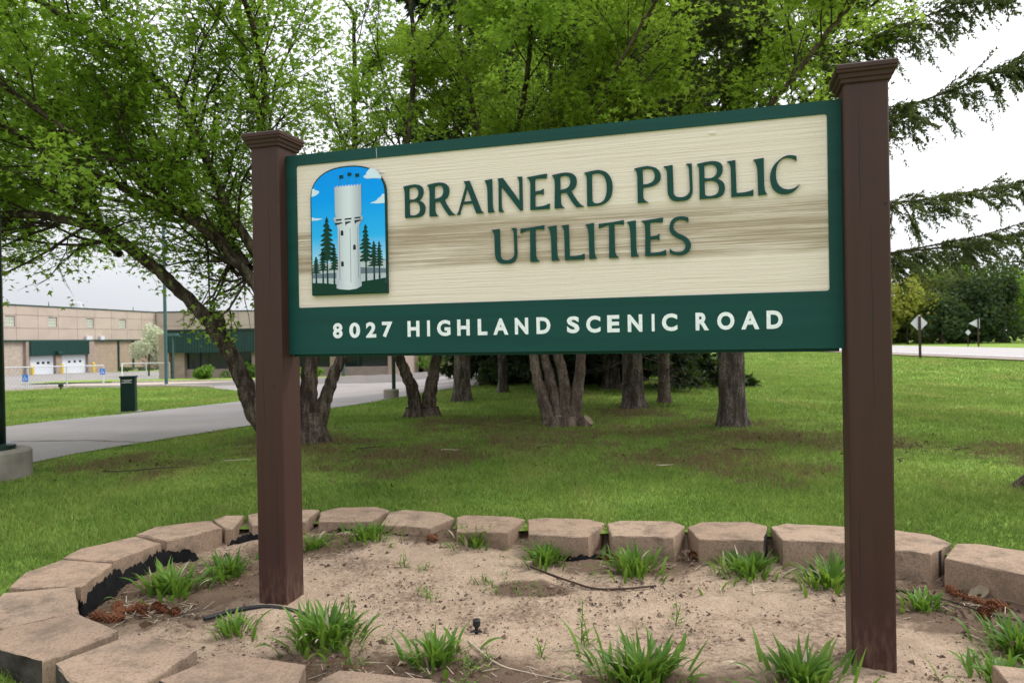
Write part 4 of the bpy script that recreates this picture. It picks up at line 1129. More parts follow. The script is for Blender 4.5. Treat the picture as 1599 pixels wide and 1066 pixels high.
for i, (x_, y_) in enumerate(CONES):
    o = bpy.data.objects.new('spruce_cone', cme); COL.objects.link(o)
    o.location = (x_, y_, float(soil(x_, y_)) + .017); o.rotation_euler = (rnd.uniform(0, 6), rnd.uniform(-.3, .3), rnd.uniform(0, 6)); s = rnd.uniform(.75, 1.1); o.scale = (s, s, s)
    o['category'] = 'cone'
    ORD = ('leftmost', 'second from left', 'third from left', 'fourth from left', 'fifth from left', 'sixth from left', 'seventh from left', 'eighth from left', 'rightmost')
    if i < 9: o['label'] = 'brown spruce cone in the heap by the left blocks, ' + ORD[sorted(range(9), key=lambda k: CONES[k][0] / CONES[k][1]).index(i)]; o['group'] = 'cones at the left blocks'
    elif i in (14,): o['label'] = 'brown cone by the blocks below the emblem'; o['group'] = 'single cones'
    elif i in (15,): o['label'] = 'brown cone wedged between blocks left of the wide daylily'; o['group'] = 'single cones'
    elif i == 17: o['label'] = 'brown cone behind the spiky middle daylily'; o['group'] = 'single cones'
    else: RC = [9, 10, 11, 12, 13, 16]; o['label'] = 'brown spruce cone right of the right post, ' + ('leftmost', 'second from left', 'third from left', 'fourth from left', 'fifth from left', 'rightmost')[sorted(RC, key=lambda k: CONES[k][0] / CONES[k][1]).index(i)]; o['group'] = 'cones right of the right post'
# bark piece
q = random.Random(5); lp = []
for i in range(14):
    a = i / 14 * 2 * math.pi; lp.append((.09 * math.cos(a) * q.uniform(.8, 1.2), .04 * math.sin(a) * q.uniform(.7, 1.2)))
zb_ = float(soil(2.5, 3.92))
single('bark_piece', MB().prism([lp], 0, .012, lambda a, b, d: (2.50 + a * .8 - b * .3, 3.90 + a * .35 + b * .9, zb_ + .012 + d + a * .25 + b * .35)).mesh('bark_piece', M['cut_wood']), 'curled pale piece of bark by the right-hand blocks', 'bark')

def stuff_obj(name, V, F, mat, label, cat):
    o = single(name, np_mesh(name, V, F, mat), label, cat, kind='stuff'); return o
# soil crumbs and bark chips on the sand
n = 26000
px_ = npr.uniform(-2.6, 2.9, n * 2); py_ = npr.uniform(2.5, 5.2, n * 2)
dens = 0.22 + 0.5 * np.exp(-((px_ + 2) ** 2 / .5 + (py_ - 4.1) ** 2 / .5)) + .4 * np.exp(-((px_ - 2.4) ** 2 / .4 + (py_ - 3.7) ** 2 / .4)) + .5 * np.exp(-((py_ - 2.95) ** 2 / .06)) * (px_ < .6) + .4 * np.exp(-((px_ - .05) ** 2 / .06 + (py_ - 4.1) ** 2 / .02)) + .15 * (np.sin(px_ * 4) * np.sin(py_ * 5) > .3)
inner_ring = RING + (RING.mean(0) - RING) * .07
kk = in_poly(px_, py_, inner_ring) & (npr.uniform(0, 1, n * 2) < dens * 1.3)
px_, py_ = px_[kk], py_[kk]; n = len(px_)
s = npr.lognormal(math.log(.0042), .65, n).clip(.0018, .022)
base = np.array([(1, 0, 0), (-.5, .8, 0), (-.6, -.8, 0), (0.1, 0.05, 1.0)], float)
ang = npr.uniform(0, 6.28, n); ca, sa = np.cos(ang), np.sin(ang)
V = base[None] * s[:, None, None] * npr.uniform(.5, 1.4, (n, 4, 3)); V[:, 3, 2] = s * npr.uniform(.4, 1, n)
V = np.stack([V[..., 0] * ca[:, None] - V[..., 1] * sa[:, None], V[..., 0] * sa[:, None] + V[..., 1] * ca[:, None], V[..., 2]], -1)
V += np.stack([px_, py_, soil(px_, py_)], -1)[:, None, :]
F = np.array([(0, 1, 3), (1, 2, 3), (2, 0, 3)])[None] + (np.arange(n) * 4)[:, None, None]
stuff_obj('soil_crumbs', V.reshape(-1, 3), F.reshape(-1, 3), M['crumb'], 'dark crumbs of soil and bark strewn over the sand', 'debris')
# dry straw and needles
def straws(n, fx, size, name, mat, label, zf):
    P = np.array([fx() for _ in range(n)]); a = npr.uniform(0, 6.28, n); L_ = npr.uniform(.5, 1.4, n) * size; w = npr.uniform(.001, .0022, n) * (size / .07)
    d = np.stack([np.cos(a), np.sin(a)], -1); s_ = np.stack([-np.sin(a), np.cos(a)], -1)
    z = zf(P[:, 0], P[:, 1]) + npr.uniform(.004, .016, n); tilt = npr.normal(0, .12, n)
    def pt(t, o): return np.stack([P[:, 0] + d[:, 0] * L_ * t + s_[:, 0] * w * o, P[:, 1] + d[:, 1] * L_ * t + s_[:, 1] * w * o, z + tilt * L_ * t + .0005 * abs(o)], -1)
    V = np.stack([pt(-.5, -1), pt(-.5, 1), pt(.5, 1), pt(.5, -1)], 1)
    return stuff_obj(name, V.reshape(-1, 3), np.arange(4 * n).reshape(n, 4), mat, label, 'debris')
def pick_bed():
    c = rnd.choice([(-1.95, 3.85, .16, .12), (-1.95, 3.85, .16, .12), (-1.9, 4.6, .25, .12), (-1.3, 4.6, .2, .12), (-.2, 3.1, .35, .12), (-.8, 3.05, .3, .1), (2.3, 3.7, .25, .2), (.7, 4.5, .5, .08), (.2, 3.4, 1.2, .6), (1.3, 4.05, .2, .1)])
    while True:
        p = (rnd.gauss(c[0], c[2]), rnd.gauss(c[1], c[3]))
        if in_poly(p[0], p[1], inner_ring): return p
straws(420, pick_bed, .075, 'dry_straw', M['straw'], 'dry grass stems scattered over the bed', soil)
# dead leaves and needles under the trees on the lawn
def flakes(n, fx, size, name, label, zf, up=.03):
    P = np.array([fx() for _ in range(n)]); z = zf(P[:, 0], P[:, 1]) + npr.uniform(.005, up, n)
    a = npr.uniform(0, 6.28, n); s_ = size * npr.lognormal(0, .4, n).clip(.4, 1.7)
    ax = np.stack([np.cos(a), np.sin(a), npr.normal(0, .4, n)], -1) * s_[:, None]; ay = np.stack([-np.sin(a), np.cos(a), npr.normal(0, .4, n)], -1) * s_[:, None] * .55
    c = np.stack([P[:, 0], P[:, 1], z], -1)
    V = np.stack([c - ax, c + ay, c + ax, c - ay], 1)
    return stuff_obj(name, V.reshape(-1, 3), np.arange(4 * n).reshape(n, 4), M['litter'], label, 'leaf litter')
def pick_lawn():
    while True:
        c = rnd.choice(DRY); p = (rnd.gauss(c[0], c[2] * .5), rnd.gauss(c[1], c[2] * .42))
        if p[1] > 5.8 and p[0] > float(Rx(p[1])) + .3 and math.sin(p[0] * 2.3 + 1) * math.sin(p[1] * 2.9) > rnd.uniform(-.6, .7): return p
flakes(2600, pick_lawn, .016, 'leaf_litter', 'brown dead leaves and needles lying under the trees', terr, .05)
def pick_bedleaf():
    while True:
        c = rnd.choice([(-2.0, 4.0, .25, .2), (2.4, 3.75, .2, .15), (.62, 4.72, .06, .05), (1.15, 4.62, .04, .05), (-.5, 4.9, .1, .06), (-1.35, 4.98, .15, .08), (-.85, 3.1, .3, .08)])
        p = (rnd.gauss(c[0], c[2]), rnd.gauss(c[1], c[3]))
        if in_poly(p[0], p[1], inner_ring): return p
flakes(260, pick_bedleaf, .018, 'leaf_litter', 'brown dead leaves caught along the inside of the block ring', soil, .03)
TW = [(-1.75, 8.85, .35, .35), (-0.75, 8.5, .22, -.2), (0.35, 8.6, .25, .9), (-3.9, 7.6, .8, .25), (-3.1, 8.1, .3, .1), (2.6, 8.1, .3, -.5), (4.9, 7.9, .25, .4), (1.5, 7.2, .16, .1), (3.9, 7.3, .25, 1.0)]
TWL = ['dark twig on the grass right of the furrowed maple foot', 'pale twig on the grass below the V-stemmed maple', 'short dark twig below the four-stemmed maple', 'long dark twig on the grass near the driveway', 'pale twig on the grass left of the left post', 'dark twig on the grass left of the big grey spruce', 'dark twig on the lawn right of the right post', 'pale twig nearest the middle back blocks', 'short dark twig nearest the right post']
for i, (x_, y_, l_, a_) in enumerate(TW):
    P = np.array([(x_ + l_ * (t - .5) * math.cos(a_) + .02 * math.sin(t * 9), y_ + l_ * (t - .5) * math.sin(a_) + .05 * l_ * math.sin(t * 7 + x_), 0) for t in np.linspace(0, 1, 7)]); P[:, 2] = terr(P[:, 0], P[:, 1]) + .045
    o = single('fallen_twig', MB().tube(P, np.linspace(.007, .003, 7), 6).mesh('fallen_twig', M['straw' if i % 3 == 1 else 'twig'], True), TWL[i], 'twig', 'twigs fallen on the lawn')

# ------------------------------------------------------------------ trees
LEAF = np.array([(0, -.20), (.60, .42), (.17, .40), (0, 1.08), (-.17, .40), (-.60, .42)], float)
def leaf_mesh(C, size, mat, out_dir, q, name='leaves', droop=.5):
    n = len(C)
    a = q.uniform(0, 2 * np.pi, n)
    fwd = np.stack([np.cos(a), np.sin(a), q.normal(-droop * .6, .45, n)], -1) + out_dir * .5; fwd /= np.linalg.norm(fwd, axis=1, keepdims=True)
    upv = np.stack([q.normal(0, .55, n), q.normal(0, .55, n), np.ones(n)], -1)
    sd = np.cross(fwd, upv); sd /= np.linalg.norm(sd, axis=1, keepdims=True) + 1e-9
    nn = np.cross(sd, fwd)
    s = size * q.uniform(.55, 1.25, n)
    fold = q.uniform(-.1, .35, n)
    K = len(LEAF)
    V = C[:, None, :] + s[:, None, None] * (LEAF[None, :, 0, None] * sd[:, None, :] + LEAF[None, :, 1, None] * fwd[:, None, :] + (np.abs(LEAF[:, 0])[None, :] * fold[:, None])[..., None] * nn[:, None, :])
    F = np.arange(n * K).reshape(n, K)
    return np_mesh(name, V.reshape(-1, 3), F, mat)

def unit_(v): return v / np.linalg.norm(v)
def unit(v): return v / (np.linalg.norm(v) + 1e-9)
class Maple:
    def __init__(s, seed): s.q = np.random.default_rng(seed); s.wood = Big(); s.trunk = Big(); s.tips = []; s.dirs = []
    def limb(s, pts, r0, r1, k=10, spawn=0.25, sub=1.7, n_sub=9, main=True, wob=.03):
        P = smooth_path(pts, 10 if main else 6); n = len(P)
        P[1:-1] += s.q.normal(0, wob * .22, (n - 2, 3))
        r0 *= .86; r1 *= .55
        t = np.linspace(0, 1, n); rad = r0 + (r1 - r0) * t ** .62
        (s.trunk if main else s.wood).tube(P, rad, k + 6 if r0 > .12 else k, .04 if r0 > .14 else .02)
        for i in range(n_sub):
            tt = spawn + (1 - spawn) * (i + s.q.uniform(0, 1)) / n_sub
            j = min(n - 2, int(tt * (n - 1))); p = P[j]; d = unit(P[j + 1] - P[j])
            s.grow(p, d, sub * s.q.uniform(.7, 1.25) * (1 - .35 * tt), max(.009, rad[j] * .36), 1)
        s.grow(P[-1], unit(P[-1] - P[-2]), sub * .9, max(.012, r1 * .9), 1)
    def grow(s, p, d, L_, r, lev):
        q = s.q
        if lev == 1:
            side = unit(np.cross(d, q.normal(0, 1, 3))); d = unit(d * .65 + side * .8 + np.array([0, 0, .22]))
        m = 5 if lev == 1 else (4 if lev == 2 else 3)
        P = [p]; dd = d
        for i in range(m):
            dd = unit(dd + q.normal(0, .16, 3) + np.array([0, 0, .05 if lev < 3 else -.02])); P.append(P[-1] + dd * L_ / m)
        P = np.array(P); rad = np.linspace(r, r * .35, m + 1)
        s.wood.tube(P, rad, 5 if lev == 1 else (4 if lev == 2 else 3))
        if lev < 3:
            nc = 6 if lev == 1 else 4
            for i in range(nc):
                j = 1 + int((i + q.uniform(0, 1)) / nc * (m - 1)); pd = unit(P[j + 1 if j < m else j] - P[j - 1])
                side = unit(np.cross(pd, q.normal(0, 1, 3))); side[2] *= .6
                s.grow(P[j], unit(pd * .7 + side * .75 + np.array([0, 0, .1])), L_ * q.uniform(.38, .6), max(.0035, r * .45), lev + 1)
        if lev >= 2:
            for j in range(1, m + 1):
                s.tips.append(P[j]); s.dirs.append(dd)
    def leaves(s, n_per, size, mat, spread=.085, keep=None):
        T = np.array(s.tips); D = np.array(s.dirs)
        if keep is not None:
            k = keep(T, s.q); T = T[k]; D = D[k]
        SZ = np.repeat(np.where(T[:, 2] > 1.44 + 0.60 * T[:, 1], 1.75, 1.0), n_per)
        C = np.repeat(T, n_per, 0); O = np.repeat(D, n_per, 0)
        C = C + s.q.normal(0, spread, C.shape) * np.array([1, 1, .8])
        return leaf_mesh(C, size * SZ, mat, O, s.q)
def vis(T, q):
    """thin the crown above what the photograph can show"""
    top = 1.44 + 0.60 * T[:, 1]
    p = np.where(T[:, 2] > top, 0.42, 1.0)
    p = np.where(T[:, 1] < 5.6, 0.0, p)
    # open windows in the crown so that the sky shows through
    g = np.sin(T[:, 0] * 2.3 + 1.1 * np.sin(T[:, 2] * 1.9)) * np.sin(T[:, 2] * 2.9 + T[:, 1] * 1.2)
    p = np.where(g > .45, p * .55, p)
    return q.uniform(0, 1, len(T)) < p


# T1: clump at the left post - one limb leaning far left, two upright stems
m1 = Maple(11)
m1.limb([(-3.15, 9.9, -.1), (-3.48, 9.75, .53), (-3.62, 9.7, .95), (-3.78, 9.6, 1.36), (-4.03, 9.5, 1.79), (-4.40, 9.4, 2.22), (-4.94, 9.2, 2.75), (-5.25, 9.1, 2.93), (-5.85, 8.9, 3.06), (-6.4, 8.75, 3.06), (-7.2, 8.5, 3.3)], .19, .06, 14, .62, 1.6, 14)
m1.limb([(-2.85, 9.75, -.1), (-2.95, 9.7, .8), (-3.15, 9.55, 1.7), (-3.4, 9.4, 2.3), (-3.95, 9.2, 2.95), (-4.7, 8.9, 3.35), (-5.5, 8.5, 3.75), (-6.4, 8.1, 4.5)], .15, .05, 12, .36, 1.8, 20)
m1.limb([(-2.75, 9.73, -.12), (-2.76, 9.73, .2), (-2.74, 9.75, .9), (-2.72, 9.8, 1.7), (-2.85, 9.8, 2.8), (-3.15, 9.7, 3.9), (-3.45, 9.5, 5.2), (-3.5, 9.4, 6.6)], .21, .05, 16, .42, 2.0, 17)
m1.limb([(-2.62, 9.75, .35), (-2.45, 9.75, .9), (-2.2, 9.8, 1.45), (-1.8, 9.7, 2.3), (-1.45, 9.5, 3.4), (-1.2, 9.2, 4.7), (-1.2, 9.0, 6.0)], .13, .045, 12, .42, 1.9, 12)
m1.limb([(-3.0, 9.7, 1.9), (-3.6, 9.2, 3.2), (-4.0, 8.6, 4.4), (-4.8, 7.8, 5.0), (-5.4, 7.2, 5.3)], .10, .04, 10, .2, 1.9, 20)
m1.limb([(-3.95, 9.2, 2.95), (-4.4, 9.4, 3.9), (-5.3, 9.6, 4.6), (-6.4, 9.6, 5.0), (-7.4, 9.4, 5.5)], .08, .035, 8, .15, 1.8, 20)
m1.limb([(-3.4, 9.4, 2.4), (-4.2, 10.3, 3.1), (-5.4, 11.0, 3.5), (-6.8, 11.3, 3.9), (-8.2, 11.3, 4.6)], .08, .035, 8, .15, 1.9, 22)
m1.limb([(-5.0, 9.25, 2.6), (-5.9, 9.8, 3.3), (-7.0, 10.2, 3.9), (-8.0, 10.3, 4.8)], .06, .03, 8, .15, 1.7, 16)
m1.limb([(-3.7, 9.25, 2.7), (-4.3, 8.2, 3.4), (-5.0, 7.3, 4.0), (-5.5, 6.6, 4.5)], .07, .03, 8, .2, 1.5, 16)
m1.limb([(-3.3, 9.6, 3.9), (-2.9, 8.6, 4.7), (-2.8, 7.4, 5.2), (-3.0, 6.7, 5.4)], .07, .03, 8, .15, 1.6, 10)
for b_, d_, l_ in (((-5.6, 9.0, 2.95), (-.7, -.1, -.25), 1.3), ((-5.2, 9.2, 2.75), (-.6, .3, -.05), 1.3), ((-6.1, 8.8, 2.98), (-.5, .2, -.3), 1.2), ((-3.9, 9.2, 2.9), (-.1, .5, -.6), 1.2), ((-3.6, 9.3, 2.5), (-.5, .4, -.45), 1.2), ((-6.6, 8.7, 3.05), (-.5, -.3, -.35), 1.2), ((-3.4, 9.4, 2.3), (-.2, -.3, -.55), 1.0)):
    m1.grow(np.array(b_), unit_(np.array(d_)), l_, .022, 2); m1.grow(np.array(b_), unit_(np.array(d_) + m1.q.normal(0, .25, 3)), l_ * 1.1, .02, 2); m1.grow(np.array(b_), unit_(np.array(d_) + m1.q.normal(0, .35, 3)), l_ * .9, .018, 2)
m1.trunk.tube(np.array([(-3.90, 9.55, 1.56), (-3.86, 9.48, 1.72), (-3.86, 9.44, 1.84)]), np.array([.13, .10, .085]), 14, .03)
T1 = thing('maple_tree', 'many-stemmed maple behind the left post with a trunk leaning far left', 'tree', (-2.85, 9.8, .07))
# T2: two stems
m2 = Maple(12)
m2.limb([(-1.72, 12.9, -.1), (-1.74, 12.88, .25), (-1.82, 12.87, .65), (-2.05, 12.8, 1.25), (-2.4, 12.6, 2.2), (-2.6, 12.2, 3.6), (-2.5, 11.8, 5.2), (-2.4, 11.4, 6.6)], .20, .05, 14, .45, 2.1, 13)
m2.limb([(-1.52, 12.9, -.1), (-1.50, 12.9, .3), (-1.43, 12.9, .75), (-1.30, 12.85, 1.3), (-1.1, 12.6, 2.3), (-.7, 12.2, 3.6), (-.2, 11.8, 5.0), (.2, 11.4, 6.4)], .20, .05, 14, .45, 2.1, 13)
m2.limb([(-1.2, 12.7, 2.0), (-.4, 11.6, 3.4), (.1, 10.5, 4.4), (.3, 9.4, 5.2), (.2, 8.2, 5.5)], .09, .04, 8, .2, 1.8, 12)
T2 = thing('maple_tree', 'maple with a V of two thick stems below the sign emblem', 'tree', (-1.62, 12.9, .06))
# T5: four pale stems and cut stumps
m5 = Maple(15)
m5.limb([(.60, 10.85, -.1), (.52, 10.87, .25), (.38, 10.9, .8), (.30, 10.9, 1.3), (.15, 10.8, 2.2), (-.2, 10.4, 3.4), (-.5, 9.8, 4.7), (-.7, 9.3, 6.0)], .150, .045, 12, .45, 2.0, 13)
m5.limb([(.72, 10.95, -.1), (.66, 10.98, .4), (.55, 11.02, .9), (.47, 11.0, 1.4), (.45, 10.9, 2.4), (.55, 10.4, 3.8), (.6, 9.8, 5.2)], .150, .04, 12, .45, 1.9, 12)
m5.limb([(.82, 10.92, -.1), (.80, 10.92, .35), (.76, 10.95, .9), (.68, 10.95, 1.4), (.9, 10.8, 2.4), (1.4, 10.4, 3.7), (1.8, 9.9, 5.0), (2.0, 9.5, 6.2)], .150, .04, 12, .45, 2.0, 13)
m5.limb([(.88, 10.9, -.1), (.93, 10.9, .35), (1.02, 10.92, .9), (1.10, 10.9, 1.4), (1.6, 10.7, 2.5), (2.5, 10.3, 3.6), (3.4, 9.9, 4.5), (4.1, 9.6, 5.3)], .150, .04, 12, .42, 2.0, 14)
m5.limb([(1.3, 10.8, 1.9), (2.2, 9.6, 3.0), (2.9, 8.5, 3.9), (3.3, 7.6, 4.5), (3.5, 7.0, 4.8)], .08, .035, 8, .25, 1.6, 13)
m5.limb([(.5, 10.7, 2.6), (.9, 9.5, 3.7), (1.2, 8.3, 4.4), (1.5, 7.3, 4.8)], .07, .03, 8, .2, 1.6, 12)
T5 = thing('maple_tree', 'maple with four slender pale stems and sawn stumps at its foot', 'tree', (.75, 10.9, .11))
for mm, tt, bark, lm, npl, sz in ((m1, T1, 'bark_maple', 'maple_leaf', 6, .066), (m2, T2, 'bark_maple', 'maple_leaf', 9, .066), (m5, T5, 'bark_smooth', 'maple_leaf_b', 8, .066)):
    tr = part('trunk', mm.trunk.mesh('trunk', M[bark]), tt)
    part('branches', mm.wood.mesh('branches', M['twig']), tt, 'stuff')
    part('crown', mm.leaves(npl, sz, M[lm], keep=vis), tt, 'stuff')
# foot of T1, T2 and stumps at T5
def foot(cx, cy, z0, r0, r1, h, mat, seed, lobes=6):
    q = random.Random(seed); ph = q.uniform(0, 6); mb = MB(); K = 24; vs = []; fs = []
    for i in range(7):
        t = i / 6; rr = r1 + (r0 - r1) * (1 - t) ** 2.2
        for j in range(K):
            a = j / K * 2 * math.pi; k_ = 1 + (.22 * math.sin(lobes * a + ph) + .10 * math.sin(3 * a + ph * 2)) * (1 - t) ** 1.4
            vs.append((cx + rr * k_ * math.cos(a), cy + rr * k_ * math.sin(a), z0 - .12 + t * h))
    for i in range(6):
        for j in range(K): fs.append((i * K + j, i * K + (j + 1) % K, (i + 1) * K + (j + 1) % K, (i + 1) * K + j))
    return mb.add(vs, fs).mesh('root_flare', mat, True)
part('root_flare', foot(-2.76, 9.74, .07, .34, .205, .55, M['bark_maple'], 1), T1)
part('root_flare', foot(-1.62, 12.9, .06, .46, .30, .30, M['bark_maple'], 2), T2)
part('root_flare', foot(.74, 10.9, .11, .38, .22, .28, M['bark_smooth'], 3), T5)
def stump(p, d, r, L_):
    p = np.array(p); d = unit(np.array(d)); P = np.array([p, p + d * L_ * .5, p + d * L_])
    o = part('stump', MB().tube(P, [r * 1.15, r * 1.02, r], 14).mesh('stump', M['bark_smooth'], True), T5)
    part('cut_face', MB().tube(np.array([p + d * L_ * 1.001, p + d * (L_ + .004)]), [r * .93, r * .92], 14).mesh('cut_face', M['cut_wood']), o)
stump((.70, 10.84, .16), (-.25, -.75, .55), .075, .14)
stump((.98, 10.87, .06), (.65, -.35, .68), .10, .22)

# --- spruces
def needles_on(P0, P1, count, ln, wd, q, V):
    """thin triangles brushed along segments P0->P1 (arrays)"""
    n = len(P0)
    t = q.uniform(0, 1, (n, count)); base = P0[:, None] + (P1 - P0)[:, None] * t[..., None]
    ax = (P1 - P0); ax /= np.linalg.norm(ax, axis=1, keepdims=True) + 1e-9
    rdir = q.normal(0, 1, (n, count, 3)); rdir -= (rdir * ax[:, None]).sum(-1, keepdims=True) * ax[:, None]; rdir /= np.linalg.norm(rdir, axis=-1, keepdims=True) + 1e-9
    d = rdir * .75 + ax[:, None] * .75
    d /= np.linalg.norm(d, axis=-1, keepdims=True)
    side = np.cross(d, q.normal(0, 1, (n, count, 3))); side /= np.linalg.norm(side, axis=-1, keepdims=True) + 1e-9
    L_ = ln * q.uniform(.6, 1.2, (n, count, 1))
    tri = np.stack([base - side * wd, base + side * wd, base + d * L_], 2).reshape(-1, 3, 3)
    V.append(tri)
class Spruce:
    def __init__(s, seed): s.q = np.random.default_rng(seed); s.wood = Big(); s.V = []
    def bough(s, a, e, sag, r, nb, twl, cnt, nl=.035, nw=.006, hang=.75):
        """bough from a to e, sagging, with hanging branchlets"""
        q = s.q; a = np.array(a, float); e = np.array(e, float); t = np.linspace(0, 1, 9)[:, None]
        P = a + (e - a) * t; P[:, 2] -= sag * 4 * (t[:, 0] * (1 - t[:, 0])) ; P += np.cumsum(q.normal(0, .02, P.shape), 0) * np.array([1, 1, .9])
        s.wood.tube(P, np.linspace(r, r * .25, 9), 5)
        ax = unit(e - a); sd = unit(np.cross(ax, (0, 0, 1)))
        S0, S1 = [], []
        for i in range(nb):
            tt = q.uniform(.12, 1); j = min(7, int(tt * 8)); f = tt * 8 - j; p = P[j] * (1 - f) + P[j + 1] * f
            side = q.choice([-1, 1]); L1 = twl * q.uniform(.5, 1.2) * (1.15 - .65 * tt)
            d = unit(ax * q.uniform(.25, 1.0) + sd * side * q.uniform(.1, 1.0) + np.array([0, 0, q.uniform(-1.1 * hang, .30)]))
            m = p + d * L1 * .5; d2 = unit(d + np.array([0, 0, -hang * q.uniform(.0, .8)])); tip = m + d2 * L1 * .5
            s.wood.tube(np.array([p, m, tip]), np.array([.006, .004, .002]) * (r / .03), 3)
            S0 += [p, m]; S1 += [m, tip]
            for k in range(5):
                b = p + (tip - p) * q.uniform(.25, .95); d3 = unit(d + sd * q.normal(0, .8) + np.array([0, 0, -q.uniform(-.4, 1.3) * hang])); S0.append(b); S1.append(b + d3 * L1 * q.uniform(.25, .5))
        for j in range(2, 8): S0.append(P[j]); S1.append(P[j + 1])
        needles_on(np.array(S0), np.array(S1), cnt, nl, nw, q, s.V)
    def needle_mesh(s, mat): 
        V = np.concatenate(s.V); n = len(V); return np_mesh('needles', V.reshape(-1, 3), np.arange(3 * n).reshape(n, 3), mat)
def trunk_tube(x, y, z0, h, r0, r1, mat, lean=(0, 0), seed=0, flare_=1.7, K=20):
    q = np.random.default_rng(seed); zs = np.concatenate([np.array([-.15, 0, .08, .18, .32, .5, .8]), np.linspace(1.2, h, 12)])
    P = np.stack([x + lean[0] * zs / h + .03 * np.sin(zs * .9 + seed), y + lean[1] * zs / h, z0 + zs], -1)
    rad = r1 + (r0 - r1) * (1 - zs / h).clip(0, 1); rad *= 1 + (flare_ - 1) * np.exp(-np.clip(zs + .1, 0, 9) / .16)
    v, f = tube_np(P, rad, K)
    v = v.reshape(len(zs), K, 3); c = P[:, None, :]
    a = np.arange(K) / K * 2 * np.pi
    lob = 1 + (.16 * np.sin(5 * a + seed) + .1 * np.sin(3 * a + 1))[None, :] * np.exp(-np.clip(zs, 0, 9) / .22)[:, None] + q.normal(0, .018, (len(zs), K))
    v = c + (v - c) * lob[..., None]
    return np_mesh('trunk', v.reshape(-1, 3), f, mat, True)
# T8 : big spruce behind the right half of the sign, boughs reaching right
x8, y8, z8 = 3.2, 10.47, .11
T8 = thing('spruce_tree', 'big spruce with a grey scaly trunk and boughs reaching past the right post', 'tree', (x8, y8, z8))
part('trunk', trunk_tube(x8, y8, z8, 14, .19, .04, M['bark_spruce'], seed=4), T8)
s8 = Spruce(31)
RB = [((x8, y8, 4.1), (7.9, 9.3, 5.45), .30, 1.0), ((x8, y8, 3.3), (8.2, 9.6, 3.85), .22, .85), ((x8, y8, 2.75), (7.7, 9.0, 3.05), .30, .62), ((x8, y8, 2.6), (6.3, 8.9, 2.75), .18, .35),
      ((x8, y8, 5.3), (7.4, 9.4, 6.5), .3, 1.0), ((x8, y8, 6.0), (7.0, 9.9, 7.4), .3, .9)]
for a, e, sag, k_ in RB: s8.bough(a, e, sag, .024, int(165 * k_), .74, 20, .052, .0105, .85)
for i in range(46):
    z = 2.4 + i * .18; a = i * 2.4; ln = (3.0 if z < 6 else 2.6) * (1 - (z - 2.4) / 13) * s8.q.uniform(.7, 1.05)
    dx, dy = math.cos(a), math.sin(a)
    if dx > .55: continue
    s8.bough((x8, y8, z), (x8 + dx * ln, y8 + dy * ln, z + ln * .06), .28, .024, 28, .55, 13, .07, .0135, .9)
for z, a, ln in ((3.4, -95, 2.2), (3.9, -120, 2.4), (4.4, -75, 2.2), (4.7, -140, 2.4), (5.0, -100, 2.3), (5.5, -60, 2.2), (5.8, -115, 2.2), (6.2, -85, 2.2), (6.6, -150, 2.3), (7.0, -105, 2.1), (4.1, -40, 2.3), (5.2, 170, 2.4), (3.7, 165, 2.4)):
    s8.bough((x8, y8, z), (x8 + math.cos(R(a)) * ln, y8 + math.sin(R(a)) * ln, z + .15), .25, .022, 60, .55, 13, .065, .0125, .85)
part('boughs', s8.wood.mesh('boughs', M['twig']), T8, 'stuff'); part('needles', s8.needle_mesh(M['needle']), T8, 'stuff')
# the conifers standing behind
BGN = (.20, .044)
def bg_spruce(name, label, x, y, h, r, low, seed, dense=1.0, mat='needle_dark', bark='bark_spruce', reach=2.4, group=None, dead=True):
    z = tz(x, y); t = thing(name, label, 'tree', (x, y, z), group)
    part('trunk', trunk_tube(x, y, z, h, r, .03, M[bark], seed=seed, K=14), t)
    s = Spruce(seed)
    nbh = int(h * 6.5 * dense)
    for i in range(nbh):
        zz = low + (h - low) * (i / nbh) ** 1.15; a = i * 2.4 + s.q.normal(0, .3); ln = reach * (1 - (zz / h)) ** .75 * s.q.uniform(.7, 1.1) + .2
        s.bough((x, y, z + zz), (x + math.cos(a) * ln, y + math.sin(a) * ln, z + zz - .12 * ln), .18, .02, 18, .60, 6, BGN[0], BGN[1], .7)
    part('needles', s.needle_mesh(M[mat]), t, 'stuff')
    if dead:   # bare dead lower twigs
        for i in range(22):
            zz = s.q.uniform(.5, max(1.2, low)); a = s.q.uniform(0, 6.28); ln = s.q.uniform(.6, 1.6)
            b = np.array([x, y, z + zz]); e = b + np.array([math.cos(a) * ln, math.sin(a) * ln, -ln * s.q.uniform(0, .35)])
            s.wood.tube(np.array([b, (b + e) / 2 + s.q.normal(0, .05, 3), e]), np.array([.012, .008, .003]), 3)
            for k_ in range(3):
                c = b + (e - b) * s.q.uniform(.3, .9); s.wood.tube(np.array([c, c + s.q.normal(0, .16, 3)]), np.array([.005, .002]), 3)
    part('boughs', s.wood.mesh('boughs', M['bark_spruce']), t, 'stuff')
bg_spruce('spruce_tree', 'spruce trunk between the four-stemmed maple and the big grey spruce', 2.25, 13.44, 12, .20, 2.6, 41, .8)
bg_spruce('spruce_tree', 'slim pale spruce trunk just left of the big grey spruce', 3.01, 14.24, 11, .115, 2.8, 42, .7, bark='bark_smooth')
bg_spruce('spruce_tree', 'straight trunk right of the V-stemmed maple', -1.11, 16.11, 12, .19, 3.4, 43, .7, dead=False)
bg_spruce('spruce_tree', 'thin far trunk left of the four-stemmed maple', -.26, 18.31, 11, .12, 3.0, 44, .7)
bg_spruce('spruce_tree', 'dark spruce with boughs to the grass behind the slim pale trunk', 4.2, 19.0, 10, .17, .55, 45, 1.1, reach=2.2)
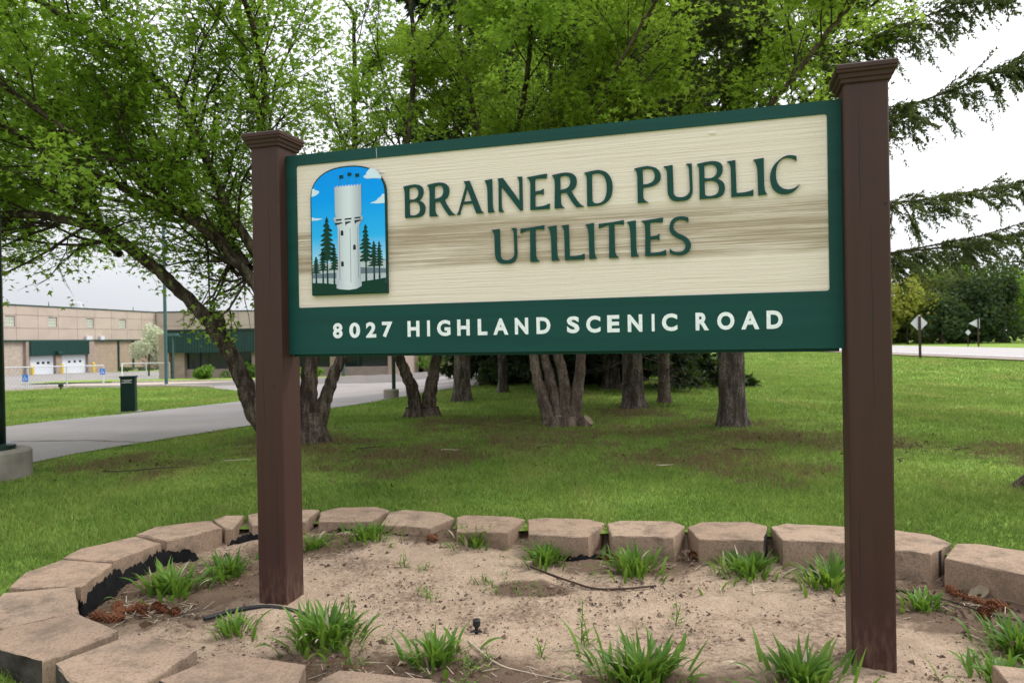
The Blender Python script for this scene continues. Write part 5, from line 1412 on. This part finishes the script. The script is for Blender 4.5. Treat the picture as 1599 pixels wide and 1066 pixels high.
bg_spruce('spruce_tree', 'dark low-boughed spruce deep behind the four-stemmed maple', 1.4, 20.6, 11, .17, .5, 46, 1.0, reach=2.4)
bg_spruce('spruce_tree', 'dark spruce in the gap left of the four pale stems', -.3, 22.6, 11, .17, .5, 47, 1.0, reach=2.3, dead=False)
bg_spruce('spruce_tree', 'dark thick spruce trunk in deep shade behind the middle trunk', 2.55, 18.4, 11, .22, 1.1, 48, .9)
bg_spruce('spruce_tree', 'dark spruce at the very back of the middle shade', 2.9, 23.5, 11, .17, .4, 49, 1.0, reach=2.6)
# tree whose trunk just enters at the right edge
tR = thing('leaning_tree', 'foot of a dark trunk at the right edge of the lawn', 'tree', (4.42, 5.9, .11))
part('trunk', trunk_tube(4.42, 5.9, .11, 5, .17, .06, M['bark_maple'], lean=(1.6, .3), seed=8, flare_=1.9), tR)

# ------------------------------------------------------------------ blob crowned far trees and shrubs
def clump_crown(c, rad, n, size, mat, seed, lobes=9, z_cut=None, cone=False):
    q = np.random.default_rng(seed); c = np.array(c, float); rad = np.array(rad, float)
    if cone:
        t = q.uniform(0, 1, n) ** .8; a = q.uniform(0, 6.28, n); rr = (1 - t) ** .8 * q.uniform(.55, 1.05, n) * (.8 + .25 * np.sin(t * 34 + a * 2))
        P = c + np.stack([np.cos(a) * rr * rad[0], np.sin(a) * rr * rad[1], (t * 2 - 1) * rad[2]], -1)
    else:
        lc = q.normal(0, .45, (lobes, 3)); lc[:, 2] *= .9; lr = q.uniform(.35, .6, lobes)
        k = q.integers(0, lobes, n); d = q.normal(0, 1, (n, 3)); d /= np.linalg.norm(d, axis=1, keepdims=True)
        P = c + (lc[k] + d * (lr[k] * q.uniform(.6, 1.08, n))[:, None]) * rad
    u = q.normal(0, 1, (n, 3)); u /= np.linalg.norm(u, axis=1, keepdims=True); w = np.cross(u, q.normal(0, 1, (n, 3))); w /= np.linalg.norm(w, axis=1, keepdims=True)
    s = size * q.uniform(.5, 1.3, n)[:, None]
    V = np.stack([P - u * s, P + w * s * .6, P + u * s, P - w * s * .6], 1)
    return np_mesh('crown', V.reshape(-1, 3), np.arange(4 * n).reshape(n, 4), mat)
G_R = 'trees beyond the road'
def round_tree(name, label, x, y, h, rx, mat, seed, trunk_h=.25, n=3900, size=.22, cone=False, cat='tree', group=None, rt=.16, z=None):
    z = tz(x, y) if z is None else z
    h = h * (.92 if group == G_R else 1.0)
    t = thing(name, label, cat, (x, y, z), group)
    cz = z + h * (trunk_h + (1 - trunk_h) / 2) - (.25 if trunk_h < .1 else 0); rz = h * (1 - trunk_h) / 2
    st = Big(); st.tube(np.array([(x, y, z - .2), (x + .05, y, z + h * .3), (x, y, z + h * .75)]), np.array([rt, rt * .8, rt * .25]), 8)
    q = np.random.default_rng(seed)
    for i in range(7):
        a = q.uniform(0, 6.28); b = np.array([x, y, z + h * q.uniform(trunk_h * .8, .6)]); e = b + np.array([math.cos(a) * rx * .7, math.sin(a) * rx * .7, h * .18]); st.tube(np.array([b, (b + e) / 2 + (0, 0, .1), e]), np.array([rt * .4, rt * .28, rt * .1]), 4)
    part('trunk', st.mesh('trunk', M['bark_maple']), t)
    part('crown', clump_crown((x, y, cz), (rx, rx, rz), n, size, M[mat], seed, cone=cone), t, 'stuff')
round_tree('roadside_tree', 'yellow leafed tree beyond the road just right of the post', 43.2, 79, 8.6, 3.6, 'far_yellow', 61, .08, group=G_R)
round_tree('roadside_tree', 'second yellow-green tree half hidden by the post beyond the road', 40.2, 80, 7.6, 2.6, 'far_yellow', 62, .08, group=G_R)
round_tree('roadside_tree', 'dark evergreen right of the yellow tree', 46.4, 80, 9.6, 2.9, 'far_olive', 63, .04, cone=False, group=G_R)
round_tree('roadside_tree', 'broad dark pine behind the diamond sign', 48.6, 77, 8.4, 3.2, 'far_pine', 64, .03, n=7000, group=G_R)
round_tree('roadside_tree', 'large dark pine left of the pennant sign', 51.6, 76, 8.8, 3.3, 'far_pine', 65, .03, n=7000, group=G_R)
round_tree('roadside_tree', 'bright green tree behind the dark pines', 49.8, 84, 10.0, 3.0, 'far_bright', 66, .2, group=G_R)
round_tree('roadside_tree', 'bright green tree at the right end behind the pines', 57.0, 85, 10.4, 3.8, 'far_bright', 67, .2, group=G_R)
round_tree('roadside_tree', 'brownish evergreen at the right edge of the picture', 55.2, 74, 8.4, 2.9, 'far_olive', 68, .03, group=G_R)
round_tree('roadside_tree', 'narrow tall spruce showing above the bright green tree', 58.0, 92, 13.5, 2.2, 'far_pine', 69, .1, cone=True, group=G_R)
round_tree('roadside_tree', 'narrow spruce top above the dark pine', 51.5, 92, 12.0, 2.0, 'far_pine', 70, .1, cone=True, group=G_R)
round_tree('roadside_tree', 'dark low pine under the yellow tree', 45.2, 76, 5.6, 2.2, 'far_pine', 71, .03, n=3600, group=G_R)
round_tree('roadside_tree', 'dark spreading pine beyond the right edge', 59.2, 76, 9.5, 3.4, 'far_pine', 72, .03, group=G_R)
for i, (x_, y_, h_, lab) in enumerate(((38.5, 92, 6.5, 'dark pine far back behind the second yellow-green tree'), (44.5, 94, 8.5, 'dark pine far back behind the yellow tree'), (54.0, 88, 9.0, 'dark pine far back between the two bright green trees'), (62.5, 90, 10.5, 'dark pine far back beyond the right edge'), (33.5, 98, 7.5, 'dark pine far back hidden left of the right post'))):
    round_tree('roadside_tree', lab, x_, y_, h_, 3.4, 'far_pine', 73 + i, .0, n=4200, size=.3, group=G_R)
for i, (x_, y_, lab) in enumerate(((39.2, 84, 'low bush under the second yellow-green tree'), (42.0, 85, 'low bush under the yellow tree beyond the road'), (45.0, 86, 'low bush right of the yellow tree trunk'), (36.0, 90, 'low bush beyond the road hidden by the right post'), (48.0, 88, 'low bush between the dark pines'))):
    round_tree('roadside_bush', lab, x_, y_, 3.6, 2.6, 'far_olive', 173 + i, .0, n=2200, size=.25, cat='bush', group='bushes beyond the road', rt=.08)
# blossom tree and shrubs by the building
round_tree('blossom_tree', 'round white blossoming tree in front of the garage corner', -32.2, 64, 4.2, 1.55, 'blossom', 81, .10, n=6000, size=.10, rt=.09)
def shrub(label, x, y, h, rx, mat, seed, n=1500, size=.09, dz=0.0):
    z = tz(x, y) + dz; t = thing('shrub', label, 'shrub', (x, y, z), 'shrubs near the building')
    st = Big(); q = np.random.default_rng(seed)
    for i in range(7):
        a = q.uniform(0, 6.28); st.tube(np.array([(x, y, z - .05), (x + math.cos(a) * rx * .3, y + math.sin(a) * rx * .3, z + h * .4), (x + math.cos(a) * rx * .6, y + math.sin(a) * rx * .6, z + h * .8)]), np.array([.03, .02, .008]), 4)
    part('stem', st.mesh('stem', M['twig']), t, 'stuff')
    part('foliage', clump_crown((x, y, z + h * .48), (rx, rx, h * .52), n, size, M[mat], seed), t, 'stuff')
shrub('bright green low shrub below the first dark windows', -19.9, 46.2, .8, .9, 'shrub', 91, dz=.12)
shrub('green shrub beside the leaning trunk at the low building', -18.0, 49.0, 1.0, 1.0, 'shrub', 92, dz=.12)
shrub('small grass clump at the end of the front strip', -12.6, 44.6, .7, .8, 'shrub', 93, dz=.12)
shrub('yellow-green shrub left of the white pole', -6.6, 61, 1.3, 1.4, 'shrub', 94)
shrub('tall green bush behind the black cabinet', -2.9, 40.5, 2.6, 1.7, 'shrub', 95, 3000, .12)
shrub('dark leafy bush right of the straight trunk', -0.95, 26.0, 2.4, 1.3, 'shrub_dark', 96, 4200, .10)
shrub('dark bush beside the far thin trunk', 0.5, 24.6, 2.3, 1.4, 'shrub_dark', 97, 4200, .10)
shrub('low dark shrub by the grey kerb', -1.7, 30.0, 1.5, 1.3, 'shrub_dark', 98, 2500, .10)
for i, x_ in enumerate((-47.5, -46.5, -45.2)):
    shrub(('small shrub at the brick garage wall, nearest the garage', 'small shrub at the brick garage wall between the downspouts', 'small shrub at the brick garage wall by the corner')[i], -50.9 + i * .45, 95.5 + i * 3.2, .7, .8, 'shrub_dark', 101 + i, 500, .12)

# ------------------------------------------------------------------ buildings
# tall tan hall: left facade runs away from the camera
A0 = np.array([-56.0, 80.0]); AD = np.array([4.0, 27.0]); ALEN = float(np.linalg.norm(AD)); AT = AD / ALEN; AN = np.array([AT[1], -AT[0]])   # AN points towards the lot (+x)
def fa(s, z, d): p = A0 + AT * s + AN * d; return (p[0], p[1], z)
Z0, ZF, ZR = -1.95, 2.13, 6.22
hall = thing('tan_hall', 'tall tan panelled hall with garage doors behind the parking lot', 'building', (A0[0], A0[1], Z0))
S0_, S1_ = -14.0, ALEN
mb = MB(); mb.box(S0_, S1_, Z0 - .6, ZR - .12, -30, -.18, fr=fa); part('wall', mb.mesh('wall', M['joint']), hall)
wins = [.023, .248, .474, .700]; wins = [w * ALEN for w in wins]
cols = [(S0_ + i * 3.09, S0_ + (i + 1) * 3.09) for i in range(14)]
cols = [(a, min(b, S1_)) for a, b in cols if a < S1_]
rows = [(ZF + .06, 3.55), (3.55, 5.05), (5.05, ZR - .10)]
WZ0, WZ1 = 3.72, 4.92
for a, b in cols:
    for z0, z1 in rows:
        w_ = [w for w in wins if a - .7 < w < b + .7 and z0 < WZ0 and z1 > WZ1]
        mb = MB()
        if w_:
            w0, w1 = max(a + .02, w_[0] - .68), min(b - .02, w_[0] + .68)
            sp = []
            if w0 - a > .1: mb.box(a + .02, w0, z0 + .02, z1 - .02, -.17, 0, fr=fa)
            if b - w1 > .1: mb.box(w1, b - .02, z0 + .02, z1 - .02, -.17, 0, fr=fa)
            mb.box(w0, w1, z0 + .02, WZ0, -.17, 0, fr=fa); mb.box(w0, w1, WZ1, z1 - .02, -.17, 0, fr=fa)
        else: mb.box(a + .02, b - .02, z0 + .02, z1 - .02, -.17, 0, fr=fa)
        part('wall_panel', mb.mesh('wall_panel', M['panel_tan']), hall)
for w in wins:
    wn = part('window', MB().box(w - .68, w + .68, WZ0, WZ1, -.165, -.14, fr=fa).mesh('window', M['trim_green']), hall)
    for i in range(4):
        for j in range(3):
            part('glass_block', MB().box(w - .66 + i * .33 + .012, w - .66 + (i + 1) * .33 - .012, WZ0 + .02 + j * .385 + .012, WZ0 + .02 + (j + 1) * .385 - .012, -.139, -.11, fr=fa).mesh('glass_block', M['glass_block']), wn)
part('parapet_trim', MB().box(S0_, S1_ + .1, ZR - .12, ZR + .02, -.6, .08, fr=fa).mesh('parapet_trim', M['trim_green']), hall)
part('fascia', MB().box(S0_, S1_ * .785, ZF - .10, ZF + .05, -.1, .35, fr=fa).mesh('fascia', M['trim_green']), hall)
def s_at(px):
    k = (px - 799.5) / 1129.05; return (k * 80 + 56) / (4 - 27 * k) * ALEN
g0, gd0a, gd0b, gd1a, gd1b, g1, gb = s_at(42), s_at(47), s_at(83.5), s_at(95), s_at(133.7), s_at(134), s_at(144)
part('side_wall', MB().box(S0_, s_at(37), Z0 - .3, ZF - .11, -.17, -.04, fr=fa).mesh('side_wall', M['concrete']), hall)
part('brick_pier', MB().box(s_at(37), g0, Z0 - .3, ZF - .11, -.17, .30, fr=fa).mesh('brick_pier', M['brick_grey']), hall)
part('brick_pier', MB().box(gd0b + .1, gd1a - .1, Z0 - .3, 0.34, -.17, .22, fr=fa).mesh('brick_pier', M['brick_grey']), hall)
part('brick_pier', MB().box(g1, gb, Z0 - .3, ZF - .11, -.17, .30, fr=fa).mesh('brick_pier', M['brick_grey']), hall)
part('brick_wall', MB().box(gb, S1_ - .2, Z0 - .6, ZF - .11, -.17, .0, fr=fa).mesh('brick_wall', M['brick']), hall)
mb = MB(); nrib = 40
can = part('canopy_panel', MB().box(g0, g1, .36, ZF - .11, -.1, .50, fr=fa).mesh('canopy_panel', M['trim_green']), hall)
mb = MB()
for i in range(nrib):
    a = g0 + (g1 - g0) * (i + .3) / nrib; mb.box(a, a + .06, .38, ZF - .13, .50, .54, fr=fa)
part('panel_ribs', mb.mesh('panel_ribs', M['trim_green']), can, 'stuff')
for a, b in ((gd0a, gd0b), (gd1a, gd1b)):
    d = part('garage_door', MB().box(a, b, Z0 - .05, .34, -.16, -.05, fr=fa).mesh('garage_door', M['door_white']), hall)
    for i in range(3):
        c = a + (b - a) * (.33 + .22 * i)
        part('pane', MB().box(c - .20, c + .20, -.62, -.36, -.05, -.035, fr=fa).mesh('pane', M['glass_dark']), d)
    for j in range(3): part('door_groove', MB().box(a, b, -1.35 + j * .55, -1.32 + j * .55, -.05, -.045, fr=fa).mesh('door_groove', M['sign_back']), d)
for s_ in (s_at(184), s_at(207)): part('downspout', MB().box(s_ - .08, s_ + .08, Z0, ZF - .1, .02, .20, fr=fa).mesh('downspout', M['trim_green']), hall)
part('lamp', MB().box(s_at(84) - .4, s_at(84) + .3, .55, .85, .55, .95, fr=fa).mesh('lamp', M['trim_green']), hall)
for s_, w_ in ((s_at(136.5), .5), (s_at(157), .35)): part('vent_box', MB().box(s_ - w_, s_ + w_, ZF + .06, ZF + .55, .01, .35, fr=fa).mesh('vent_box', M['sign_back']), hall)
# rear leg of the hall facing the camera
A1 = A0 + AD
rear = MB(); rear.box(A1[0] - .1, 6.0, A1[1] - 1.0, A1[1] + 18, Z0 - .8, ZR - .10)
part('rear_wall', rear.mesh('rear_wall', M['joint']), hall)
for i in range(13):
    for z0, z1 in ((ZF - 4.0, ZF), (ZF, 4.1), (4.1, ZR - .12)):
        a = A1[0] - .02 + i * 4.0; part('wall_panel', MB().box(a + .03, a + 3.97, A1[1] - 1.15, A1[1] - 1.0, z0 + .02, z1 - .02).mesh('wall_panel', M['panel_tan']), hall)
part('parapet_trim', MB().box(A1[0] + .1, 6.2, A1[1] - 1.25, A1[1] - .6, ZR - .11, ZR + .03).mesh('parapet_trim', M['trim_green']), hall)
vx, vy = fa(s_at(141.5), 0, -2.0)[0], fa(s_at(141.5), 0, -2.0)[1]
part('roof_vent', MB().tube([(vx, vy, ZR - .1), (vx, vy, ZR + .75), (vx, vy, ZR + .8)], [.75, .75, .6], 16).mesh('roof_vent', M['sign_back']), hall)
part('roof_hatch', MB().box(S1_ * .73, S1_ * .99, ZR - .1, ZR + .30, -12, -3.0, fr=fa).mesh('roof_hatch', M['roof']), hall)
for s_ in (s_at(82), s_at(213)):
    p_ = fa(s_, 0, -.4); part('roof_mast', MB().tube([(p_[0], p_[1], ZR - .05), (p_[0], p_[1], ZR + .55)], [.05, .04], 6).mesh('roof_mast', M['trim_green']), hall)
# low office wing
office = thing('low_office', 'low brick office wing with dark green metal eaves and dark windows', 'building', (-20, 50, -1.0))
OY = 50.0; OZ0, OZT, OZM = -1.15, 2.32, .84
xa, xb = -23.4, -8.0
part('wall', MB().box(xa, xb, OY + .5, OY + 9, OZ0 - .4, OZT - .1).mesh('wall', M['brick_grey']), office)
part('base_wall', MB().box(xa, xb, OY + .18, OY + .49, OZ0 - .4, -.32).mesh('base_wall', M['brick_grey']), office)
ov = part('metal_eave', MB().box(xa - .2, xb + .2, OY - .55, OY + .48, OZM, OZT).mesh('metal_eave', M['trim_green']), office)
mb = MB()
for i in range(78):
    a = xa - .15 + i * .2; mb.box(a, a + .04, OY - .59, OY - .55, OZM + .02, OZT - .05)
part('eave_ribs', mb.mesh('eave_ribs', M['trim_green']), ov, 'stuff')
part('eave_trim', MB().box(xa - .3, xb + .3, OY - .65, OY + .5, OZT, OZT + .12).mesh('eave_trim', M['pole']), office)
xp = [xa, -18.0, -12.6, -8.6]
for a in xp: part('brick_pier', MB().box(a, a + .75, OY - .05, OY + .47, OZ0 - .4, OZM).mesh('brick_pier', M['brick']), office)
for a, b in zip(xp[:-1], xp[1:]):
    w = part('window', MB().box(a + .76, b - .01, OY + .36, OY + .45, -.31, OZM - .01).mesh('window', M['trim_green']), office)
    n3 = 3
    for i in range(n3):
        c0 = a + .80 + (b - a - .84) * i / n3; c1 = a + .80 + (b - a - .84) * (i + 1) / n3
        part('pane', MB().box(c0 + .03, c1 - .03, OY + .33, OY + .358, -.27, OZM - .04).mesh('pane', M['glass_dark']), w)
part('corner_pier', MB().box(xa - .95, xa - .25, OY - .2, OY + .4, OZ0 - .4, OZT - .2).mesh('corner_pier', M['brick']), office)
# further wing seen under the sign
wing = thing('brick_wing', 'brick wing with deep window bays seen under the sign beyond the lot', 'building', (-12, 61, -1.3))
WY = 61.0
part('wall', MB().box(-19, 2, WY + 1.2, WY + 9, -1.9, 2.6).mesh('wall', M['brick']), wing)
for i, a in enumerate((-18.6, -16.0, -13.6, -11.6, -8.6, -7.9, -5.4, -3.0)):
    part('brick_pier', MB().box(a, a + (1.1 if i % 2 == 0 else .7), WY, WY + 1.19, -1.8, 2.5).mesh('brick_pier', M['brick' if i % 3 else 'brick_grey']), wing)
for a, b in ((-17.4, -16.1), (-15.2, -13.7), (-12.4, -11.7), (-10.8, -8.7), (-7.1, -5.5), (-4.2, -3.1)):
    part('window', MB().box(a, b, WY + 1.05, WY + 1.19, -.2, 1.6).mesh('window', M['glass_dark']), wing)
    part('base_wall', MB().box(a, b, WY + .6, WY + 1.04, -1.8, -.25).mesh('base_wall', M['brick']), wing)

# ------------------------------------------------------------------ fence, bollards, poles, kiosk, signs
def post_tube(x, y, z0, z1, r, k=8): return MB().tube([(x, y, z0), (x, y, z1)], [r, r], k)
FP = [(-24.4, 32.0), (-24.2, 36.1), (-24.05, 39.0), (-23.6, 41.74)]
f1 = thing('chain_link_fence', 'chain link fence with a pale top rail beside the parking lot', 'fence', (-24, 38, tz(-24, 38)))
def fence_run(P, h, th, mesh_step=.25, white_first=False):
    for i, (x_, y_) in enumerate(P): part('fence_post', post_tube(x_, y_, tz(x_, y_) - .1, tz(x_, y_) + h, .035).mesh('fence_post', M['white'] if white_first and i == 0 else M['galv']), th)
    for a, b in zip(P[:-1], P[1:]):
        za, zb = tz(*a) + h, tz(*b) + h
        part('top_rail', MB().tube([(a[0], a[1], za), (b[0], b[1], zb)], [.035, .035], 6).mesh('top_rail', M['galv']), th)
        ln = math.dist(a, b); n = int(ln / mesh_step); mb = MB()
        for k_ in range(n + 4):
            for sg in (1, -1):
                t0 = k_ / n - (h / ln if sg < 0 else 0) * 0; s0 = k_ * ln / n; s1 = s0 + sg * h
                z_a, z_b = 0.0, h
                if s0 < 0 or s0 > ln: continue
                if s1 > ln: z_b = (ln - s0); s1 = ln
                if s1 < 0: z_b = s0; s1 = 0
                pa = np.array(a) + (np.array(b) - np.array(a)) * s0 / ln; pb = np.array(a) + (np.array(b) - np.array(a)) * s1 / ln
                mb.tube([(pa[0], pa[1], tz(*pa) + .04 + z_a), (pb[0], pb[1], tz(*pb) + .02 + z_b)], [.004, .004], 3, cap=False)
        part('wire_mesh', mb.mesh('wire_mesh', M['galv']), th, 'stuff')
fence_run(FP, 1.12, f1)
f2 = thing('chain_link_fence', 'second chain link fence run with a white end post behind the kiosk', 'fence', (-24, 46, tz(-24, 46)))
fence_run([(-24.0, 44.45), (-23.5, 46.4), (-23.0, 48.5)], 1.2, f2, white_first=True)
def access_sign(x, y, zc, lab):
    t = thing('accessible_parking_sign', lab, 'sign', (x, y, tz(x, y)), 'accessible parking signs')
    part('post', post_tube(x, y + .05, tz(x, y) - .1, zc, .025).mesh('post', M['galv']), t)
    pl = part('plate', MB().box(x - .14, x + .14, y, y + .02, zc - .17, zc + .17).mesh('plate', M['blue']), t)
    mb = MB()  # wheelchair mark
    mb.tube([(x - .02 + .06 * math.cos(a), y - .006, zc - .05 + .06 * math.sin(a)) for a in np.linspace(2.2, 6.6, 9)], .012, 5)
    mb.tube([(x - .02, y - .006, zc + .11), (x - .02, y - .006, zc + .01), (x + .05, y - .006, zc + .0), (x + .08, y - .006, zc - .09)], .013, 5)
    part('wheelchair_mark', mb.mesh('wheelchair_mark', M['white']), pl)
access_sign(-23.6, 35.0, -.70 + .62, 'blue accessible parking sign at the left, in front of the fence')
access_sign(-23.2, 40.9, -.82 + .78, 'blue accessible parking sign nearer the building, at the fence end')
for i, s_ in enumerate((s_at(35), s_at(82.5), s_at(132))):
    p_ = fa(s_, 0, 1.2); lab = ('yellow bollard left of the left garage door', 'yellow bollard between the two garage doors', 'yellow bollard right of the right garage door')[i]
    t = thing('bollard', lab, 'bollard', (p_[0], p_[1], Z0), 'yellow garage bollards')
    part('tube', post_tube(p_[0], p_[1], Z0 - .2, -.78, .19, 12).mesh('tube', M['bollard']), t)
    part('dome', MB().tube([(p_[0], p_[1], -.785), (p_[0], p_[1], -.70), (p_[0], p_[1], -.66)], [.19, .13, .03], 12).mesh('dome', M['bollard']), t)
# yellow bollard by the wing
t = thing('bollard', 'yellow bollard by the brick wing between the V stems', 'bollard', (-10.6, 59.5, tz(-10.6, 59.5)), 'yellow bollard at the wing')
part('tube', post_tube(-10.6, 59.5, -1.5, -.25, .2, 10).mesh('tube', M['bollard']), t)
part('dome', MB().tube([(-10.6, 59.5, -.255), (-10.6, 59.5, -.17), (-10.6, 59.5, -.13)], [.2, .13, .03], 10).mesh('dome', M['bollard']), t)
def light_pole(x, y, h, r, lab, mat, head=True):
    z = tz(x, y); t = thing('light_pole', lab, 'light pole', (x, y, z))
    part('pole', post_tube(x, y, z - .1, z + h, r, 10).mesh('pole', M[mat]), t)
    part('base_plate', post_tube(x, y, z, z + .08, r * 2.2, 10).mesh('base_plate', M[mat]), t)
    if head: part('lamp_head', MB().box(x - .35, x + .35, y - .2, y + .2, z + h - .02, z + h + .16).mesh('lamp_head', M[mat]), t)
light_pole(-18.3, 38.2, 9.0, .085, 'tall thin blue-green light pole beside the leaning trunk', 'pole_teal')
light_pole(-22.6, 48.2, 3.0, .06, 'short blue-green light pole at the corner of the low office', 'pole_teal')
light_pole(-11.1, 47.6, 4.0, .08, 'dark light pole on the front strip seen under the sign', 'pole_teal')
t = thing('flagpole', 'white flagpole in front of the brick wing', 'flagpole', (-6.4, 59, tz(-6.4, 59)))
part('pole', post_tube(-6.4, 59, -1.5, 8.0, .10, 10).mesh('pole', M['white']), t)
part('ball_finial', MB().tube([(-6.4, 59, 7.99), (-6.4, 59, 8.1), (-6.4, 59, 8.2)], [.05, .12, .03], 10).mesh('ball_finial', M['white']), t)
# black cabinet with white plate
x_, y_ = -4.05, 43.0; z_ = tz(x_, y_)
t = thing('utility_cabinet', 'small black utility cabinet with a white plate near the far bush', 'cabinet', (x_, y_, z_))
part('body', MB().box(x_ - .30, x_ + .30, y_ - .2, y_ + .2, z_ + .02, z_ + .36).mesh('body', M['cabinet']), t)
part('lid', MB().box(x_ - .32, x_ + .32, y_ - .22, y_ + .22, z_ + .36, z_ + .40).mesh('lid', M['cabinet']), t)
part('plate', MB().box(x_ - .12, x_ + .12, y_ - .215, y_ - .203, z_ + .12, z_ + .22).mesh('plate', M['white']), t)
# lamp base by the V stem
x_, y_ = -3.18, 18.9; z_ = tz(x_, y_)
t = thing('light_pole', 'light pole on a round concrete base beside the V-stemmed maple', 'light pole', (x_, y_, z_))
part('concrete_base', MB().tube([(x_, y_, z_ - .2), (x_, y_, z_ + .24), (x_, y_, z_ + .26)], [.2, .2, .18], 16).mesh('concrete_base', M['concrete_grey']), t)
part('pole', post_tube(x_ + .07, y_, z_ + .26, z_ + 4, .05, 10).mesh('pole', M['pole']), t)
# big lamp post at the left edge
x_, y_ = -5.40, 7.47; z_ = tz(x_, y_)
t = thing('light_pole', 'thick dark green light pole on a concrete drum at the left edge', 'light pole', (x_, y_, z_))
part('concrete_base', MB().tube([(x_, y_, z_ - .2), (x_, y_, z_ + .28), (x_, y_, z_ + .305)], [.355, .355, .335], 32).mesh('concrete_base', M['concrete_grey']), t)
part('base_plate', MB().tube([(x_, y_, z_ + .306), (x_, y_, z_ + .35), (x_, y_, z_ + .365)], [.215, .215, .19], 24).mesh('base_plate', M['pole']), t)
pl = part('pole', MB().tube([(x_, y_, z_ + .366), (x_, y_, z_ + 3.0), (x_, y_, z_ + 7.5)], [.128, .118, .09], 20).mesh('pole', M['pole'], True), t)
part('hand_hole_cover', MB().box(x_ + .118, x_ + .138, y_ - .16, y_ - .02, z_ + .62, z_ + .80).mesh('hand_hole_cover', M['pole']), pl)
# drop box kiosk
x_, y_ = -9.27, 17.45; z_ = tz(x_, y_)
t = thing('drop_box', 'dark green drop box with white lettering at the driveway edge', 'drop box', (x_, y_, z_))
ca, sa_ = math.cos(R(18)), math.sin(R(18))
def kf(a, b, c): return (x_ + a * ca - b * sa_, y_ + a * sa_ + b * ca, z_ + c)
part('body', MB().box(-.155, .155, -.15, .15, -.05, .83, fr=kf).mesh('body', M['kiosk']), t)
part('lid', MB().box(-.175, .175, -.17, .17, .83, .875, fr=kf).mesh('lid', M['kiosk']), t)
part('concrete_pad', MB().box(-.24, .30, -.24, .26, -.15, .025, fr=kf).mesh('concrete_pad', M['concrete_grey']), t)
for i, (w0, w1, zz) in enumerate(((-.12, .11, .775), (-.07, .06, .745), (-.13, .10, .715))):
    for k_ in range(5):
        a = w0 + (w1 - w0) * k_ / 5; part('printed_text', MB().box(a, a + (w1 - w0) / 5 * .78, -.1535, -.1505, zz, zz + .013, fr=kf).mesh('printed_text', M['white']), t)
for zz, wd in ((.80, .08), (.53, .11), (.505, .11)):
    part('printed_text', MB().box(.1505, .1535, -.10, -.10 + wd * 1.8, zz, zz + .016, fr=kf).mesh('printed_text', M['white']), t)
# small island light
x_, y_ = -22.0, 35.2; z_ = tz(x_, y_)
t = thing('ground_light', 'small dark ground light at the back of the grass island', 'light', (x_, y_, z_))
part('stake', post_tube(x_, y_, z_ - .1, z_ + .12, .04, 8).mesh('stake', M['pole']), t)
part('hood', MB().box(x_ - .08, x_ + .08, y_ - .08, y_ + .08, z_ + .12, z_ + .28).mesh('hood', M['pole']), t)
# road signs seen from behind
x_, y_ = 20.63, 36.57; z_ = tz(x_, y_)
t = thing('road_sign', 'diamond road sign seen from behind on a brown post at the near verge', 'road sign', (x_, y_, z_))
part('post', MB().box(x_ - .05, x_ + .05, y_ - .04, y_ + .04, z_ - .3, z_ + 2.15).mesh('post', M['rust_post']), t)
zc = z_ + 1.80; dd = .43
part('plate', MB().prism([[(0, -dd), (dd, 0), (0, dd), (-dd, 0)]], 0, .02, lambda a, b, c: (x_ + a, y_ + .045 + c, zc + b)).mesh('plate', M['sign_back']), t)
x_, y_ = 38.9, 60.3; z_ = tz(x_, y_)
t = thing('road_sign', 'pennant road sign seen from behind across the road, pointing left', 'road sign', (x_, y_, z_))
part('post', MB().box(x_ - .05, x_ + .05, y_ - .04, y_ + .04, z_ - .3, z_ + 2.4).mesh('post', M['rust_post']), t)
part('plate', MB().prism([[(.15, -.44), (.15, .44), (-.75, 0)]], 0, .02, lambda a, b, c: (x_ + a, y_ + .045 + c, z_ + 1.95 + b)).mesh('plate', M['sign_back']), t)
t = thing('road_sign', 'small diamond marker on a thin post below the pennant sign', 'road sign', (x_ + .1, y_ + 1.5, z_))
part('post', MB().box(x_ + .05, x_ + .12, y_ + 1.5, y_ + 1.55, z_ - .3, z_ + 1.3).mesh('post', M['rust_post']), t)
part('plate', MB().prism([[(0, -.25), (.25, 0), (0, .25), (-.25, 0)]], 0, .02, lambda a, b, c: (x_ + .08 + a, y_ + 1.47 + c, z_ + 1.2 + b)).mesh('plate', M['sign_back']), t)
